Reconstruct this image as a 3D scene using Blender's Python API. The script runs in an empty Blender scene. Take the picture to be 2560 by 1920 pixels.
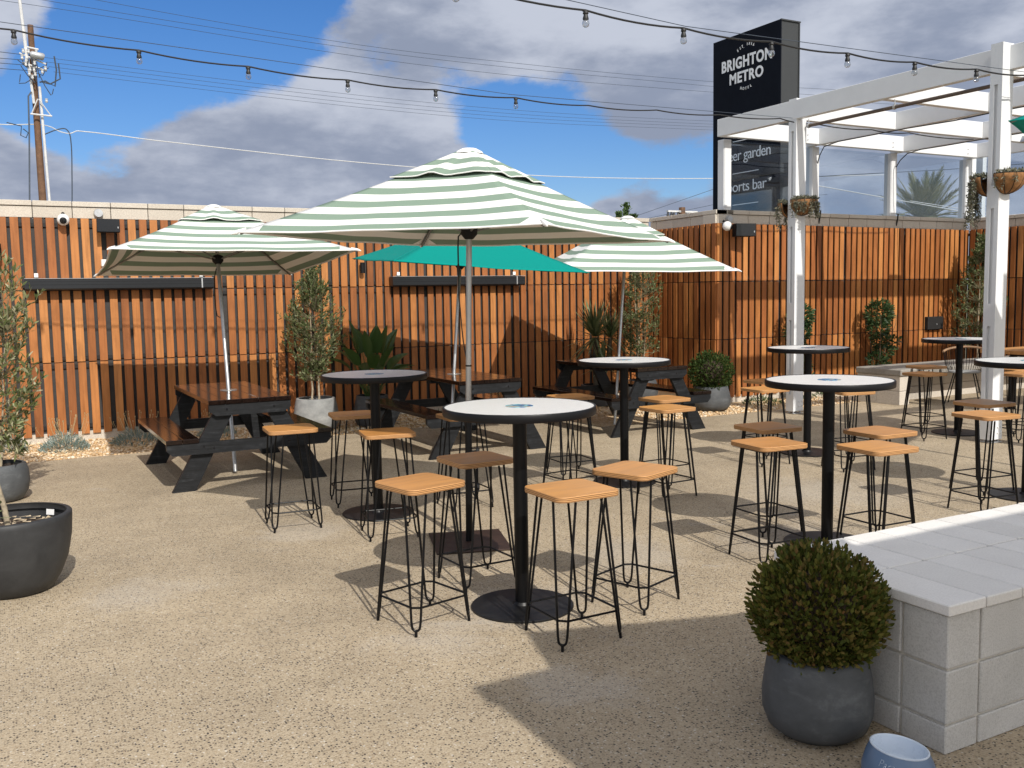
import bpy, bmesh, math, random
import numpy as np
from mathutils import Vector, Matrix
R = math.radians
rng = random.Random(7)
nrg = np.random.RandomState(11)
sc = bpy.context.scene
col = sc.collection

# ------------------------------------------------------------------ camera
cam_d = bpy.data.cameras.new('camera')
cam = bpy.data.objects.new('camera', cam_d); col.objects.link(cam); sc.camera = cam
yaw, pitch, roll = .49794, .094308, -.016978
F = Vector((math.sin(yaw)*math.cos(pitch), math.cos(yaw)*math.cos(pitch), -math.sin(pitch)))
r0 = Vector((math.cos(yaw), -math.sin(yaw), 0)); u0 = r0.cross(F)
rr = math.cos(roll)*r0 + math.sin(roll)*u0; uu = -math.sin(roll)*r0 + math.cos(roll)*u0
cam.matrix_world = Matrix(((rr.x, uu.x, -F.x, 0), (rr.y, uu.y, -F.y, 0), (rr.z, uu.z, -F.z, 1.6), (0, 0, 0, 1)))
cam_d.sensor_width = 36; cam_d.lens = 36*2353.5/2560
cam_d.clip_start = .05; cam_d.clip_end = 3000
sc.render.resolution_x = 1024; sc.render.resolution_y = 768

# ------------------------------------------------------------------ world
SUN = Vector((-.072, -1.237, 1.0)).normalized()          # towards the sun
el = math.asin(SUN.z); az = math.atan2(SUN.x, SUN.y)
world = bpy.data.worlds.new('World'); sc.world = world; world.use_nodes = True
nt = world.node_tree; nt.nodes.clear()
def wn(t, **k):
    n = nt.nodes.new(t)
    for a, b in k.items(): setattr(n, a, b)
    return n
sky = wn('ShaderNodeTexSky', sky_type='NISHITA', sun_disc=False, sun_elevation=el, sun_rotation=az)
sky.air_density = 1.0; sky.dust_density = .6; sky.ozone_density = 2.2
geo = wn('ShaderNodeTexCoord')
norm = wn('ShaderNodeVectorMath', operation='NORMALIZE'); nt.links.new(geo.outputs['Generated'], norm.inputs[0])
sep = wn('ShaderNodeSeparateXYZ'); nt.links.new(norm.outputs[0], sep.inputs[0])
def math_(op, a, b=None, clamp=False):
    n = wn('ShaderNodeMath', operation=op, use_clamp=clamp)
    for i, v in enumerate((a, b)):
        if v is None: continue
        if isinstance(v, (int, float)): n.inputs[i].default_value = v
        else: nt.links.new(v, n.inputs[i])
    return n.outputs[0]
# clouds lie on a flat layer: direction divided by its height
den = math_('MAXIMUM', math_('ADD', sep.outputs['Z'], .12), .05)
cx = math_('DIVIDE', sep.outputs['X'], den); cy = math_('DIVIDE', sep.outputs['Y'], den)
cmb = wn('ShaderNodeCombineXYZ'); nt.links.new(cx, cmb.inputs[0]); nt.links.new(cy, cmb.inputs[1])
def noise(scale, detail, rough, vec, off=(0, 0, 0)):
    m = wn('ShaderNodeMapping'); m.inputs['Location'].default_value = off
    nt.links.new(vec, m.inputs[0])
    n = wn('ShaderNodeTexNoise'); n.inputs['Scale'].default_value = scale
    n.inputs['Detail'].default_value = detail; n.inputs['Roughness'].default_value = rough
    nt.links.new(m.outputs[0], n.inputs[0]); return n.outputs[0]
big = noise(1.15, 7, .56, cmb.outputs[0], (3.1, 1.7, 0))
fst = wn('ShaderNodeVectorMath', operation='MULTIPLY'); nt.links.new(norm.outputs[0], fst.inputs[0]); fst.inputs[1].default_value = (1, 1, 1.7)
fine = noise(8.0, 9, .62, fst.outputs[0], (.4, .2, .9))
stretch = wn('ShaderNodeVectorMath', operation='MULTIPLY'); nt.links.new(norm.outputs[0], stretch.inputs[0]); stretch.inputs[1].default_value = (1, 1, 2.6)
shade_n = noise(5.5, 8, .58, stretch.outputs[0], (5.4, 2.2, .9))
cover = math_('ADD', math_('MULTIPLY', math_('SUBTRACT', big, .5), 1.0), math_('MULTIPLY', math_('SUBTRACT', fine, .5), 1.6))
cover = math_('ADD', cover, .22)
def pxdir(x, y):
    return (F + rr*((x-1280)/2353.5) - uu*((y-960)/2353.5)).normalized()
# where the cloud banks and the clear gaps lie that day (directions of the compass, px = pixel the direction was read at)
for x, y, rad, w in ((620, 60, 230, -1.0), (380, 20, 200, -.6), (250, 250, 175, -1.1), (100, 235, 120, -.7), (480, 190, 130, -.5),
                     (1400, 330, 190, -.85), (1240, 300, 100, -.5), (1470, 400, 110, -.6), (1640, 425, 110, -.55), (1770, 400, 120, -.55), (1130, 170, 70, -.3), (960, 155, 70, -.35),
                     (60, 110, 90, .45), (1200, 20, 260, .45), (1600, 130, 320, .5), (2200, 120, 500, .5), (620, 330, 270, .5),
                     (900, 270, 200, .45), (200, 420, 260, .5), (700, 470, 300, .4), (1040, 390, 130, .25), (1560, 500, 120, .3), (1180, 60, 120, .2)):
    c = pxdir(x, y)
    dn = wn('ShaderNodeVectorMath', operation='DISTANCE'); nt.links.new(norm.outputs[0], dn.inputs[0]); dn.inputs[1].default_value = c
    mr = wn('ShaderNodeMapRange', interpolation_type='SMOOTHERSTEP')
    nt.links.new(dn.outputs['Value'], mr.inputs['Value'])
    mr.inputs['From Min'].default_value = 0; mr.inputs['From Max'].default_value = rad*1.55/2353.5
    mr.inputs['To Min'].default_value = w; mr.inputs['To Max'].default_value = 0
    cover = math_('ADD', cover, mr.outputs[0])
cm = wn('ShaderNodeMapRange', interpolation_type='SMOOTHSTEP'); nt.links.new(cover, cm.inputs[0])
cm.inputs['From Min'].default_value = -.02; cm.inputs['From Max'].default_value = .30
cs = wn('ShaderNodeMapRange', interpolation_type='SMOOTHSTEP'); nt.links.new(shade_n, cs.inputs[0])
cs.inputs['From Min'].default_value = .36; cs.inputs['From Max'].default_value = .64
cr = wn('ShaderNodeMix', data_type='RGBA'); nt.links.new(cs.outputs[0], cr.inputs['Factor'])
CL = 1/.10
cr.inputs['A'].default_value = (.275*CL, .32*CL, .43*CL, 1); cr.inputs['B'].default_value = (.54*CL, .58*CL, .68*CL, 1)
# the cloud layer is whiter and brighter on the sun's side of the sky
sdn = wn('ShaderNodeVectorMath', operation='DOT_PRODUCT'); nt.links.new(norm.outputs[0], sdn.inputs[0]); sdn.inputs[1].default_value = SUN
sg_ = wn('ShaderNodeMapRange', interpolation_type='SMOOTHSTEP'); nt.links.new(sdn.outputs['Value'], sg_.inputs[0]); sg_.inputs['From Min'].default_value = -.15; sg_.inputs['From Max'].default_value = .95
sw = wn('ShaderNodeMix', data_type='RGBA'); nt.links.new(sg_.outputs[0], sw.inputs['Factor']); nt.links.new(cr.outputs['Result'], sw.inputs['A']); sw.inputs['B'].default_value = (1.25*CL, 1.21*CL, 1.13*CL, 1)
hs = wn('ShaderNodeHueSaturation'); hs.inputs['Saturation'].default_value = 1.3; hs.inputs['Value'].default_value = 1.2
nt.links.new(sky.outputs[0], hs.inputs['Color'])
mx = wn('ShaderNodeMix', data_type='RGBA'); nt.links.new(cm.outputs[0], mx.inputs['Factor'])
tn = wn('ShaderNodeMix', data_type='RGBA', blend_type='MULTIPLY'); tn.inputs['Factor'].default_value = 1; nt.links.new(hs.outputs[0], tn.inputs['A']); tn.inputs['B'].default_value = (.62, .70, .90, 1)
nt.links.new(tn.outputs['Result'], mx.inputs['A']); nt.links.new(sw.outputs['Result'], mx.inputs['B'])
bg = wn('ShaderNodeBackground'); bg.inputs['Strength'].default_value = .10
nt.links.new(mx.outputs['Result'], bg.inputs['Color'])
wo = wn('ShaderNodeOutputWorld'); nt.links.new(bg.outputs[0], wo.inputs[0])

# ------------------------------------------------------------------ sun
sd = bpy.data.lights.new('sun', 'SUN'); sd.energy = 4.3; sd.angle = R(.53); sd.color = (1, .955, .88)
so = bpy.data.objects.new('sun', sd); col.objects.link(so)
so.rotation_euler = (-SUN).to_track_quat('-Z', 'Y').to_euler()
so.location = SUN*30
sc.view_settings.view_transform = 'Standard'; sc.view_settings.look = 'None'
sc.view_settings.exposure = .04; sc.view_settings.gamma = 1; sc.view_settings.use_curve_mapping = False

# ------------------------------------------------------------------ materials
MATS = {}
class NT:
    def __init__(s, name):
        s.m = bpy.data.materials.new(name); s.m.use_nodes = True; s.t = s.m.node_tree
        s.b = s.t.nodes['Principled BSDF']; MATS[name] = s.m
    def n(s, t, **k):
        x = s.t.nodes.new(t)
        for a, b in k.items(): setattr(x, a, b)
        return x
    def l(s, a, b): s.t.links.new(a, b)
    def coords(s, kind='Object', scale=(1, 1, 1), rnd=False):
        if kind == 'World':
            o = s.n('ShaderNodeNewGeometry').outputs['Position']
        else: o = s.n('ShaderNodeTexCoord').outputs[kind]
        if rnd:
            oi = s.n('ShaderNodeObjectInfo'); v = s.n('ShaderNodeVectorMath', operation='MULTIPLY_ADD')
            s.l(oi.outputs['Random'], v.inputs[0]); v.inputs[1].default_value = (37, 53, 71); s.l(o, v.inputs[2]); o = v.outputs[0]
        mp = s.n('ShaderNodeMapping'); mp.inputs['Scale'].default_value = scale; s.l(o, mp.inputs[0]); return mp.outputs[0]
    def noise(s, vec, scale, detail=4, rough=.55, dist=0):
        x = s.n('ShaderNodeTexNoise'); s.l(vec, x.inputs[0]); x.inputs['Scale'].default_value = scale
        x.inputs['Detail'].default_value = detail; x.inputs['Roughness'].default_value = rough; x.inputs['Distortion'].default_value = dist
        return x.outputs[0]
    def ramp(s, fac, stops, interp='LINEAR'):
        x = s.n('ShaderNodeValToRGB'); s.l(fac, x.inputs[0]); e = x.color_ramp; e.interpolation = interp
        while len(e.elements) < len(stops): e.elements.new(.5)
        for k, (p, c) in enumerate(stops):
            e.elements[k].position = p; e.elements[k].color = (*c, 1) if len(c) == 3 else c
        return x.outputs[0]
    def mix(s, f, a, b, mode='MIX'):
        x = s.n('ShaderNodeMix', data_type='RGBA', blend_type=mode)
        for sock, v in (('Factor', f), ('A', a), ('B', b)):
            if isinstance(v, (int, float)): x.inputs[sock].default_value = v
            elif isinstance(v, tuple): x.inputs[sock].default_value = (*v, 1) if len(v) == 3 else v
            else: s.l(v, x.inputs[sock])
        return x.outputs['Result']
    def mth(s, op, a, b=None, clamp=False):
        x = s.n('ShaderNodeMath', operation=op, use_clamp=clamp)
        for i, v in enumerate((a, b)):
            if v is None: continue
            if isinstance(v, (int, float)): x.inputs[i].default_value = v
            else: s.l(v, x.inputs[i])
        return x.outputs[0]
    def bump(s, h, strength=.3, dist=.01):
        x = s.n('ShaderNodeBump'); x.inputs['Strength'].default_value = strength; x.inputs['Distance'].default_value = dist
        s.l(h, x.inputs['Height']); s.l(x.outputs[0], s.b.inputs['Normal']); return x
    def set(s, color=None, rough=None, metal=None, spec=None, **k):
        for nm, v in (('Base Color', color), ('Roughness', rough), ('Metallic', metal), ('Specular IOR Level', spec)):
            if v is None: continue
            if isinstance(v, tuple): s.b.inputs[nm].default_value = (*v, 1)
            elif isinstance(v, (int, float)): s.b.inputs[nm].default_value = v
            else: s.l(v, s.b.inputs[nm])
        for a, v in k.items(): s.b.inputs[a.replace('_', ' ')].default_value = v
        return s

def plain(name, c, rough=.5, metal=0, spec=.5, var=.12, scale=14, bump=0):
    m = NT(name); v = m.coords(); f = m.noise(v, scale, 5, .6)
    a = tuple(max(0, x*(1-var)) for x in c); b = tuple(min(1, x*(1+var)) for x in c)
    m.set(m.ramp(f, [(.3, a), (.7, b)]), None, metal, spec)
    rf = m.noise(v, scale*2.3, 3)
    m.l(m.mth('ADD', m.mth('MULTIPLY', m.mth('SUBTRACT', rf, .5), .25), rough), m.b.inputs['Roughness'])
    if bump: m.bump(m.noise(v, scale*6, 4), bump, .004)
    return m.m

def wood(name, stops, rough=.5, axis='Z', grain=1.0, spec=.4, blotch=.35, knots=.25):
    m = NT(name)
    st = {'Z': (26, 26, 1.1), 'Y': (26, 1.1, 26), 'X': (1.1, 26, 26)}[axis]
    v = m.coords('Object', st, rnd=True)
    g = m.noise(v, 1.6*grain, 6, .62, .6)
    v2 = m.coords('Object', tuple(x**.5 if x > 2 else 1.3 for x in st), rnd=True)
    b = m.noise(v2, 1.5, 4, .5, .8)
    oi = m.n('ShaderNodeObjectInfo')
    base = m.ramp(oi.outputs['Random'], stops)
    gm = m.ramp(g, [(.25, (.62, .58, .52)), (.5, (1, 1, 1)), (.75, (1.16, 1.14, 1.1))])
    bm_ = m.ramp(b, [(.3, (1-blotch, 1-blotch*1.1, 1-blotch*1.3)), (.6, (1.08, 1.08, 1.06))])
    c = m.mix(.75, base, gm, 'MULTIPLY'); c = m.mix(.8, c, bm_, 'MULTIPLY')
    m.set(c, m.mth('ADD', m.mth('MULTIPLY', g, .2), rough-.1), 0, spec)
    m.bump(g, .25, .003)
    return m.m

M = {}
# patio: washed aggregate concrete
m = NT('aggregate_concrete'); v = m.coords('World')
vo = m.n('ShaderNodeTexVoronoi', feature='F1'); m.l(v, vo.inputs[0]); vo.inputs['Scale'].default_value = 98; vo.inputs['Randomness'].default_value = 1
vo2 = m.n('ShaderNodeTexVoronoi', feature='F1'); m.l(v, vo2.inputs[0]); vo2.inputs['Scale'].default_value = 190
stone = m.ramp(vo.outputs['Color'], [(0, (.055, .05, .046)), (.2, (.16, .125, .09)), (.3, (.40, .31, .21)), (.55, (.50, .41, .29)), (.8, (.44, .33, .22)), (1, (.60, .54, .45))], 'LINEAR')
sepc = m.n('ShaderNodeSeparateColor'); m.l(vo.outputs['Color'], sepc.inputs[0])
sc1 = m.ramp(sepc.outputs[0], [(0, (.045, .042, .040)), (.14, (.09, .075, .06)), (.24, (.19, .14, .095)), (.34, (.36, .275, .18)), (.6, (.50, .40, .265)), (.75, (.40, .295, .18)), (.92, (.53, .43, .30)), (1, (.66, .60, .50))])
sp = m.n('ShaderNodeSeparateColor'); m.l(vo2.outputs['Color'], sp.inputs[0])
sand = m.ramp(sp.outputs[1], [(0, (.25, .19, .12)), (.2, (.42, .33, .215)), (1, (.53, .43, .295))])
inside = m.ramp(vo.outputs['Distance'], [(.36, (1, 1, 1)), (.50, (0, 0, 0))])
c = m.mix(inside, sand, sc1)
big1 = m.noise(v, .55, 5, .6, .4); big2 = m.noise(v, 2.6, 5, .6)
c = m.mix(.6, c, m.ramp(big1, [(.3, (.70, .69, .68)), (.7, (1.16, 1.14, 1.10))]), 'MULTIPLY')
c = m.mix(.6, c, m.ramp(big2, [(.3, (.80, .79, .77)), (.7, (1.10, 1.10, 1.09))]), 'MULTIPLY')
st = m.noise(v, 1.35, 6, .7, 1.2)
c = m.mix(m.ramp(st, [(.63, (0, 0, 0)), (.76, (.5, .5, .5))]), c, (.52, .48, .44))       # pale lime bloom
c = m.mix(m.ramp(m.noise(m.coords('World', (1.3, 1.3, 1)), 2.4, 5, .65, .5), [(.66, (0, 0, 0)), (.74, (.30, .30, .30))]), c, (.20, .165, .125))   # faint old spills
c = m.mix(1, c, (.925, .955, 1.02), 'MULTIPLY')
for (dx_, dy_, dr_) in ((2.29, 4.14, .52), (1.76, 3.95, .35), (.55, 5.4, .38), (3.3, 4.6, .45), (2.0, 3.15, .22), (4.4, 4.3, .6), (1.75, 6.3, .4), (5.6, 5.3, .7)):
    vd = m.n('ShaderNodeVectorMath', operation='DISTANCE'); m.l(v, vd.inputs[0]); vd.inputs[1].default_value = (dx_, dy_, 0)
    fd = m.ramp(m.mth('DIVIDE', m.mth('ADD', vd.outputs['Value'], m.mth('MULTIPLY', m.mth('SUBTRACT', st, .5), 1.3)), dr_), [(.3, (.17, .17, .17)), (1, (0, 0, 0))])
    c = m.mix(fd, c, (.60, .575, .54))
m.set(c, .78, 0, .3)
hh = m.mth('ADD', m.mth('MULTIPLY', vo.outputs['Distance'], -1), m.mth('MULTIPLY', vo2.outputs['Distance'], -.4))
m.bump(hh, .35, .004); M['patio'] = m.m

M['joint'] = plain('joint_filler', (.60, .52, .40), .85)
m = NT('pebble_bed'); v = m.coords('World'); vo = m.n('ShaderNodeTexVoronoi'); m.l(v, vo.inputs[0]); vo.inputs['Scale'].default_value = 60
s3 = m.n('ShaderNodeSeparateColor'); m.l(vo.outputs['Color'], s3.inputs[0])
m.set(m.ramp(s3.outputs[0], [(0, (.40, .25, .12)), (.4, (.60, .43, .24)), (.8, (.68, .53, .34)), (1, (.74, .66, .54))]), .8); m.bump(vo.outputs['Distance'], .6, .01); M['pebble_bed'] = m.m
m = NT('pebbles'); g = m.n('ShaderNodeNewGeometry')
m.set(m.ramp(g.outputs['Random Per Island'], [(0, (.42, .26, .12)), (.3, (.60, .41, .22)), (.7, (.68, .52, .33)), (1, (.76, .68, .56))]), .7); M['pebbles'] = m.m
M['earth'] = plain('far_ground', (.16, .15, .10), .95, var=.3, scale=.4)

SL = [(0, (.235, .082, .026)), (.2, (.32, .115, .034)), (.4, (.37, .136, .039)), (.6, (.29, .098, .029)), (.8, (.41, .160, .047)), (1, (.48, .205, .066))]
M['slat'] = wood('hardwood_slat', SL, .52, 'Z', 1.0, .35, .30)
M['backing'] = plain('charcoal_backing', (.042, .038, .037), .75)
M['rail'] = plain('black_rail', (.012, .011, .011), .7)
m = NT('cream_block'); v = m.coords('World'); f = m.noise(v, 70, 4, .7); f2 = m.noise(v, 3, 4)
oi = m.n('ShaderNodeObjectInfo')
c = m.ramp(f, [(.35, (.47, .42, .36)), (.6, (.59, .54, .465))]); c = m.mix(.5, c, m.ramp(f2, [(.3, (.86, .85, .84)), (.7, (1.05, 1.05, 1.05))]), 'MULTIPLY')
c = m.mix(.6, c, m.ramp(oi.outputs['Random'], [(0, (.9, .89, .88)), (1, (1.05, 1.05, 1.05))]), 'MULTIPLY')
m.set(c, .85, 0, .2); m.bump(f, .25, .003); M['cream'] = m.m
m = NT('grey_block'); v = m.coords('World'); f = m.noise(v, 160, 4, .75); f2 = m.noise(v, 5, 5, .6)
oi = m.n('ShaderNodeObjectInfo')
c = m.ramp(f, [(.3, (.42, .405, .385)), (.5, (.58, .565, .54)), (.75, (.65, .635, .61))]); c = m.mix(.6, c, m.ramp(f2, [(.3, (.84, .84, .83)), (.7, (1.06, 1.06, 1.06))]), 'MULTIPLY')
c = m.mix(.7, c, m.ramp(oi.outputs['Random'], [(0, (.88, .88, .87)), (1, (1.06, 1.06, 1.06))]), 'MULTIPLY')
m.set(c, .88, 0, .2); m.bump(f, .35, .003); M['grey_block'] = m.m
m = NT('paver'); v = m.coords('World'); f = m.noise(v, 130, 4, .75); f2 = m.noise(v, 4, 5, .6); oi = m.n('ShaderNodeObjectInfo')
c = m.ramp(f, [(.3, (.66, .64, .61)), (.7, (.80, .78, .75))]); c = m.mix(.5, c, m.ramp(f2, [(.3, (.88, .87, .86)), (.7, (1.05, 1.05, 1.04))]), 'MULTIPLY')
c = m.mix(.7, c, m.ramp(oi.outputs['Random'], [(0, (.90, .90, .89)), (1, (1.05, 1.05, 1.05))]), 'MULTIPLY')
m.set(c, .85, 0, .2); m.bump(f, .25, .002); M['paver'] = m.m
M['mortar'] = plain('mortar', (.58, .545, .48), .9, scale=60, bump=.4)
M['far_cap'] = plain('concrete_cap', (.27, .25, .22), .85, scale=30, bump=.2)
M['white_paint'] = plain('white_steel', (.69, .70, .71), .38, 0, .5, .03, 5)
m = NT('black_powdercoat'); m.set((.0035, .0035, .004), .36, 0, .22); M['black'] = m.m
M['black_matt'] = plain('black_matt', (.006, .006, .007), .6, 0, .25)
m = NT('base_plate'); v = m.coords('Object'); f = m.noise(v, 9, 5, .6); m.set(m.ramp(f, [(.4, (.007, .007, .008)), (.75, (.022, .021, .020))]), .42, 0, .3); M['plate'] = m.m
M['rust_plate'] = plain('dark_brown_plate', (.040, .022, .016), .5, 0, .5, .25, 8)
m = NT('edge_band'); m.set((.006, .006, .007), .42, 0, .25); M['edge'] = m.m
# ribbed white table top
m = NT('ribbed_white_top'); v = m.coords('Object'); w = m.n('ShaderNodeTexWave', wave_type='BANDS', bands_direction='X', wave_profile='SIN')
mp = m.n('ShaderNodeMapping'); mp.inputs['Rotation'].default_value = (0, 0, R(-28)); m.l(v, mp.inputs[0]); m.l(mp.outputs[0], w.inputs[0]); w.inputs['Scale'].default_value = 14.0
w2 = m.n('ShaderNodeTexWave', wave_type='BANDS', bands_direction='Y', wave_profile='SIN'); m.l(mp.outputs[0], w2.inputs[0]); w2.inputs['Scale'].default_value = 42
c = m.ramp(w.outputs[1], [(.0, (.28, .27, .25)), (.10, (.48, .47, .44)), (.24, (.84, .83, .80)), (1, (.87, .86, .84))])
m.set(c, .30, 0, .5); m.bump(m.mth('ADD', w.outputs[1], m.mth('MULTIPLY', w2.outputs[1], .25)), .25, .003); M['top'] = m.m
m = NT('top_sticker'); v = m.coords('Object', rnd=True); n_ = m.noise(v, 16, 2, .4, 1.5)
m.set(m.ramp(n_, [(.30, (.02, .07, .22)), (.42, (.03, .16, .40)), (.48, (.03, .33, .36)), (.53, (.25, .50, .60)), (.6, (.42, .30, .18)), (.72, (.05, .09, .2))], 'CONSTANT'), .3); M['sticker'] = m.m
M['ply'] = wood('seat_timber', [(0, (.50, .225, .062)), (.5, (.56, .265, .078)), (1, (.61, .30, .094))], .36, 'X', .8, .5, .10)
m = NT('ply_edge'); v = m.coords('Object'); w = m.n('ShaderNodeTexWave', wave_type='BANDS', bands_direction='Z'); m.l(v, w.inputs[0]); w.inputs['Scale'].default_value = 42; w.inputs['Distortion'].default_value = .8
m.set(m.ramp(w.outputs[1], [(.25, (.17, .07, .025)), (.6, (.58, .31, .12))]), .5); M['ply_edge'] = m.m
m = NT('dark_stained_board'); v = m.coords('Object', (30, 1.2, 30), rnd=True); f = m.noise(v, 1.5, 6, .6, .5)
m.set(m.ramp(f, [(.3, (.005, .0026, .002)), (.7, (.014, .0065, .0045))]), m.mth('ADD', m.mth('MULTIPLY', f, .14), .07), 0, .42); m.bump(f, .08, .002); M['board'] = m.m
m = NT('blackened_timber'); v = m.coords('Object', (2.0, 30, 30), rnd=True); f = m.noise(v, 1.5, 7, .68, 1.0); v2 = m.coords('Object', (24, 24, 24)); f2 = m.noise(v2, 1, 3)
m.set(m.ramp(m.mth('ADD', m.mth('MULTIPLY', f, .75), m.mth('MULTIPLY', f2, .25)), [(.35, (.005, .0055, .006)), (.55, (.012, .013, .015)), (.76, (.045, .048, .052))]), .55, 0, .28); m.bump(f, .5, .004); M['charred'] = m.m
m = NT('brushed_aluminium'); v = m.coords('Object', (40, 40, 1)); f = m.noise(v, 3, 4); m.set(m.ramp(f, [(.3, (.42, .42, .42)), (.7, (.56, .56, .55))]), .34, .85, .5); M['alu'] = m.m
m = NT('grey_pole'); m.set((.20, .20, .195), .38, .35, .5); M['grey_pole'] = m.m
# canopy stripes read from the UV (v = way down the panel)
def fabric(name, stripes):
    m = NT(name); uvn = m.n('ShaderNodeUVMap'); uvn.uv_map = 'UVMap'; s_ = m.n('ShaderNodeSeparateXYZ'); m.l(uvn.outputs[0], s_.inputs[0])
    if stripes:
        fr = m.mth('FRACT', m.mth('MULTIPLY', m.mth('SUBTRACT', .984, s_.outputs['Y']), stripes)); f = m.ramp(fr, [(0, (.225, .305, .238)), (.48, (.80, .79, .76))], 'CONSTANT')
        # pale hem along the edge and white corner pockets
        f = m.mix(m.mth('GREATER_THAN', s_.outputs['Y'], .984), f, (.80, .79, .76))
        f = m.mix(m.mth('GREATER_THAN', m.mth('ADD', m.mth('MULTIPLY', s_.outputs['X'], .75), s_.outputs['Y']), 1.63), f, (.80, .79, .76))
    else:
        rgb = m.n('ShaderNodeRGB'); rgb.outputs[0].default_value = (.0, .235, .20, 1); f = rgb.outputs[0]
    wv = m.noise(m.coords('Object'), 220, 2); f = m.mix(.35, f, m.ramp(wv, [(.3, (.9, .9, .9)), (.7, (1.04, 1.04, 1.04))]), 'MULTIPLY')
    m.set(f, .85, 0, .15)
    tr = m.n('ShaderNodeBsdfTranslucent'); m.l(f, tr.inputs[0]); ms = m.n('ShaderNodeMixShader'); ms.inputs[0].default_value = .045
    m.l(m.b.outputs[0], ms.inputs[1]); m.l(tr.outputs[0], ms.inputs[2]); m.l(ms.outputs[0], m.t.nodes['Material Output'].inputs[0])
    m.bump(m.noise(m.coords('Object'), 5, 3), .25, .02)
    return m.m
M['canopy'] = fabric('striped_canvas', 6.5); M['cap'] = fabric('striped_canvas_cap', 2.35); M['teal'] = fabric('teal_canvas', 0)
m = NT('white_canvas'); m.set((.8, .79, .77), .8, 0, .2); M['white_canvas'] = m.m
# plants
def leaf(name, stops, rough=.45, trans=.25, spec=.4, back=None):
    m = NT(name); g = m.n('ShaderNodeNewGeometry'); c = m.ramp(g.outputs['Random Per Island'], stops)
    if back: c = m.mix(g.outputs['Backfacing'], c, back)
    m.set(c, rough, 0, spec); tr = m.n('ShaderNodeBsdfTranslucent'); m.l(c, tr.inputs[0]); ms = m.n('ShaderNodeMixShader'); ms.inputs[0].default_value = trans
    m.l(m.b.outputs[0], ms.inputs[1]); m.l(tr.outputs[0], ms.inputs[2]); m.l(ms.outputs[0], m.t.nodes['Material Output'].inputs[0]); return m.m
M['olive_leaf'] = leaf('olive_leaf', [(0, (.055, .080, .025)), (.5, (.10, .13, .045)), (.8, (.17, .195, .085)), (1, (.32, .33, .19))], .5, .2, .25)
M['olive_pale'] = leaf('olive_leaf_pale', [(0, (.085, .11, .035)), (.5, (.16, .185, .07)), (.8, (.28, .29, .15)), (1, (.46, .42, .28))], .5, .2, .3)
M['box_leaf'] = leaf('box_leaf', [(0, (.045, .060, .011)), (.4, (.085, .10, .018)), (.7, (.14, .135, .026)), (.85, (.17, .115, .035)), (.93, (.16, .13, .035)), (1, (.17, .09, .035))], .6, .2, .18)
M['box_dark'] = leaf('box_leaf_green', [(0, (.022, .042, .010)), (.6, (.045, .075, .016)), (1, (.08, .11, .03))], .6, .2, .18)
M['shrub_leaf'] = leaf('shrub_leaf', [(0, (.025, .05, .018)), (.6, (.045, .085, .03)), (.9, (.08, .13, .05)), (1, (.16, .20, .09))], .3)
M['strel_leaf'] = leaf('broad_leaf', [(0, (.045, .095, .025)), (1, (.10, .16, .045))], .35, .25)
M['yucca_leaf'] = leaf('strap_leaf', [(0, (.06, .09, .035)), (.6, (.13, .16, .07)), (1, (.25, .26, .14))], .4, .15)
M['lav_leaf'] = leaf('silver_leaf', [(0, (.13, .19, .16)), (.6, (.24, .31, .29)), (1, (.36, .43, .40))], .6)
M['grass_leaf'] = leaf('green_leaf', [(0, (.05, .09, .03)), (1, (.10, .16, .05))], .5)
M['dry_leaf'] = leaf('dry_leaf', [(0, (.45, .34, .17)), (1, (.62, .50, .30))], .7)
M['palm_leaf'] = leaf('palm_leaf', [(0, (.10, .105, .04)), (.6, (.17, .17, .07)), (1, (.26, .24, .10))], .5)
M['trail_leaf'] = leaf('trailing_leaf', [(0, (.07, .08, .05)), (.6, (.15, .15, .10)), (1, (.28, .26, .18))], .6)
M['bark'] = plain('pale_bark', (.36, .30, .21), .8, var=.3, scale=30, bump=.4)
M['twig'] = plain('green_twig', (.17, .155, .085), .85)
M['dark_bark'] = plain('dark_bark', (.10, .08, .055), .85, var=.3, scale=25, bump=.4)
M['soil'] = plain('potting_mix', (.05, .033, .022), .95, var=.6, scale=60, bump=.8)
M['chips'] = plain('wood_chips', (.50, .40, .27), .8, var=.3, scale=40)
m = NT('pot_black'); v = m.coords('Object'); f = m.noise(v, 7, 6, .65, .5); m.set(m.ramp(f, [(.3, (.022, .023, .025)), (.7, (.040, .041, .043))]), .55, 0, .4); m.bump(m.noise(v, 60, 4), .2, .003); M['pot_black'] = m.m
def potmat(name, a, b, c3):
    m = NT(name); v = m.coords('Object', (1, 1, 1.5)); f = m.noise(v, 7, 7, .7, .15); g = m.noise(m.coords('Object', (1, 1, 2.4)), 6, 6, .65, .3)
    c = m.ramp(f, [(.3, a), (.55, b), (.75, c3)]); c = m.mix(m.ramp(g, [(.58, (0, 0, 0)), (.68, (.4, .4, .4))]), c, c3)
    m.set(c, .6, 0, .3); m.bump(f, .12, .003); return m.m
M['pot_grey'] = potmat('pot_grey', (.060, .064, .068), (.082, .087, .092), (.14, .148, .153))
M['pot_pale'] = potmat('pot_pale', (.20, .205, .205), (.29, .295, .29), (.40, .40, .39))
M['coco'] = plain('coconut_fibre', (.24, .115, .042), .95, var=.35, scale=22, bump=.8)
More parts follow.
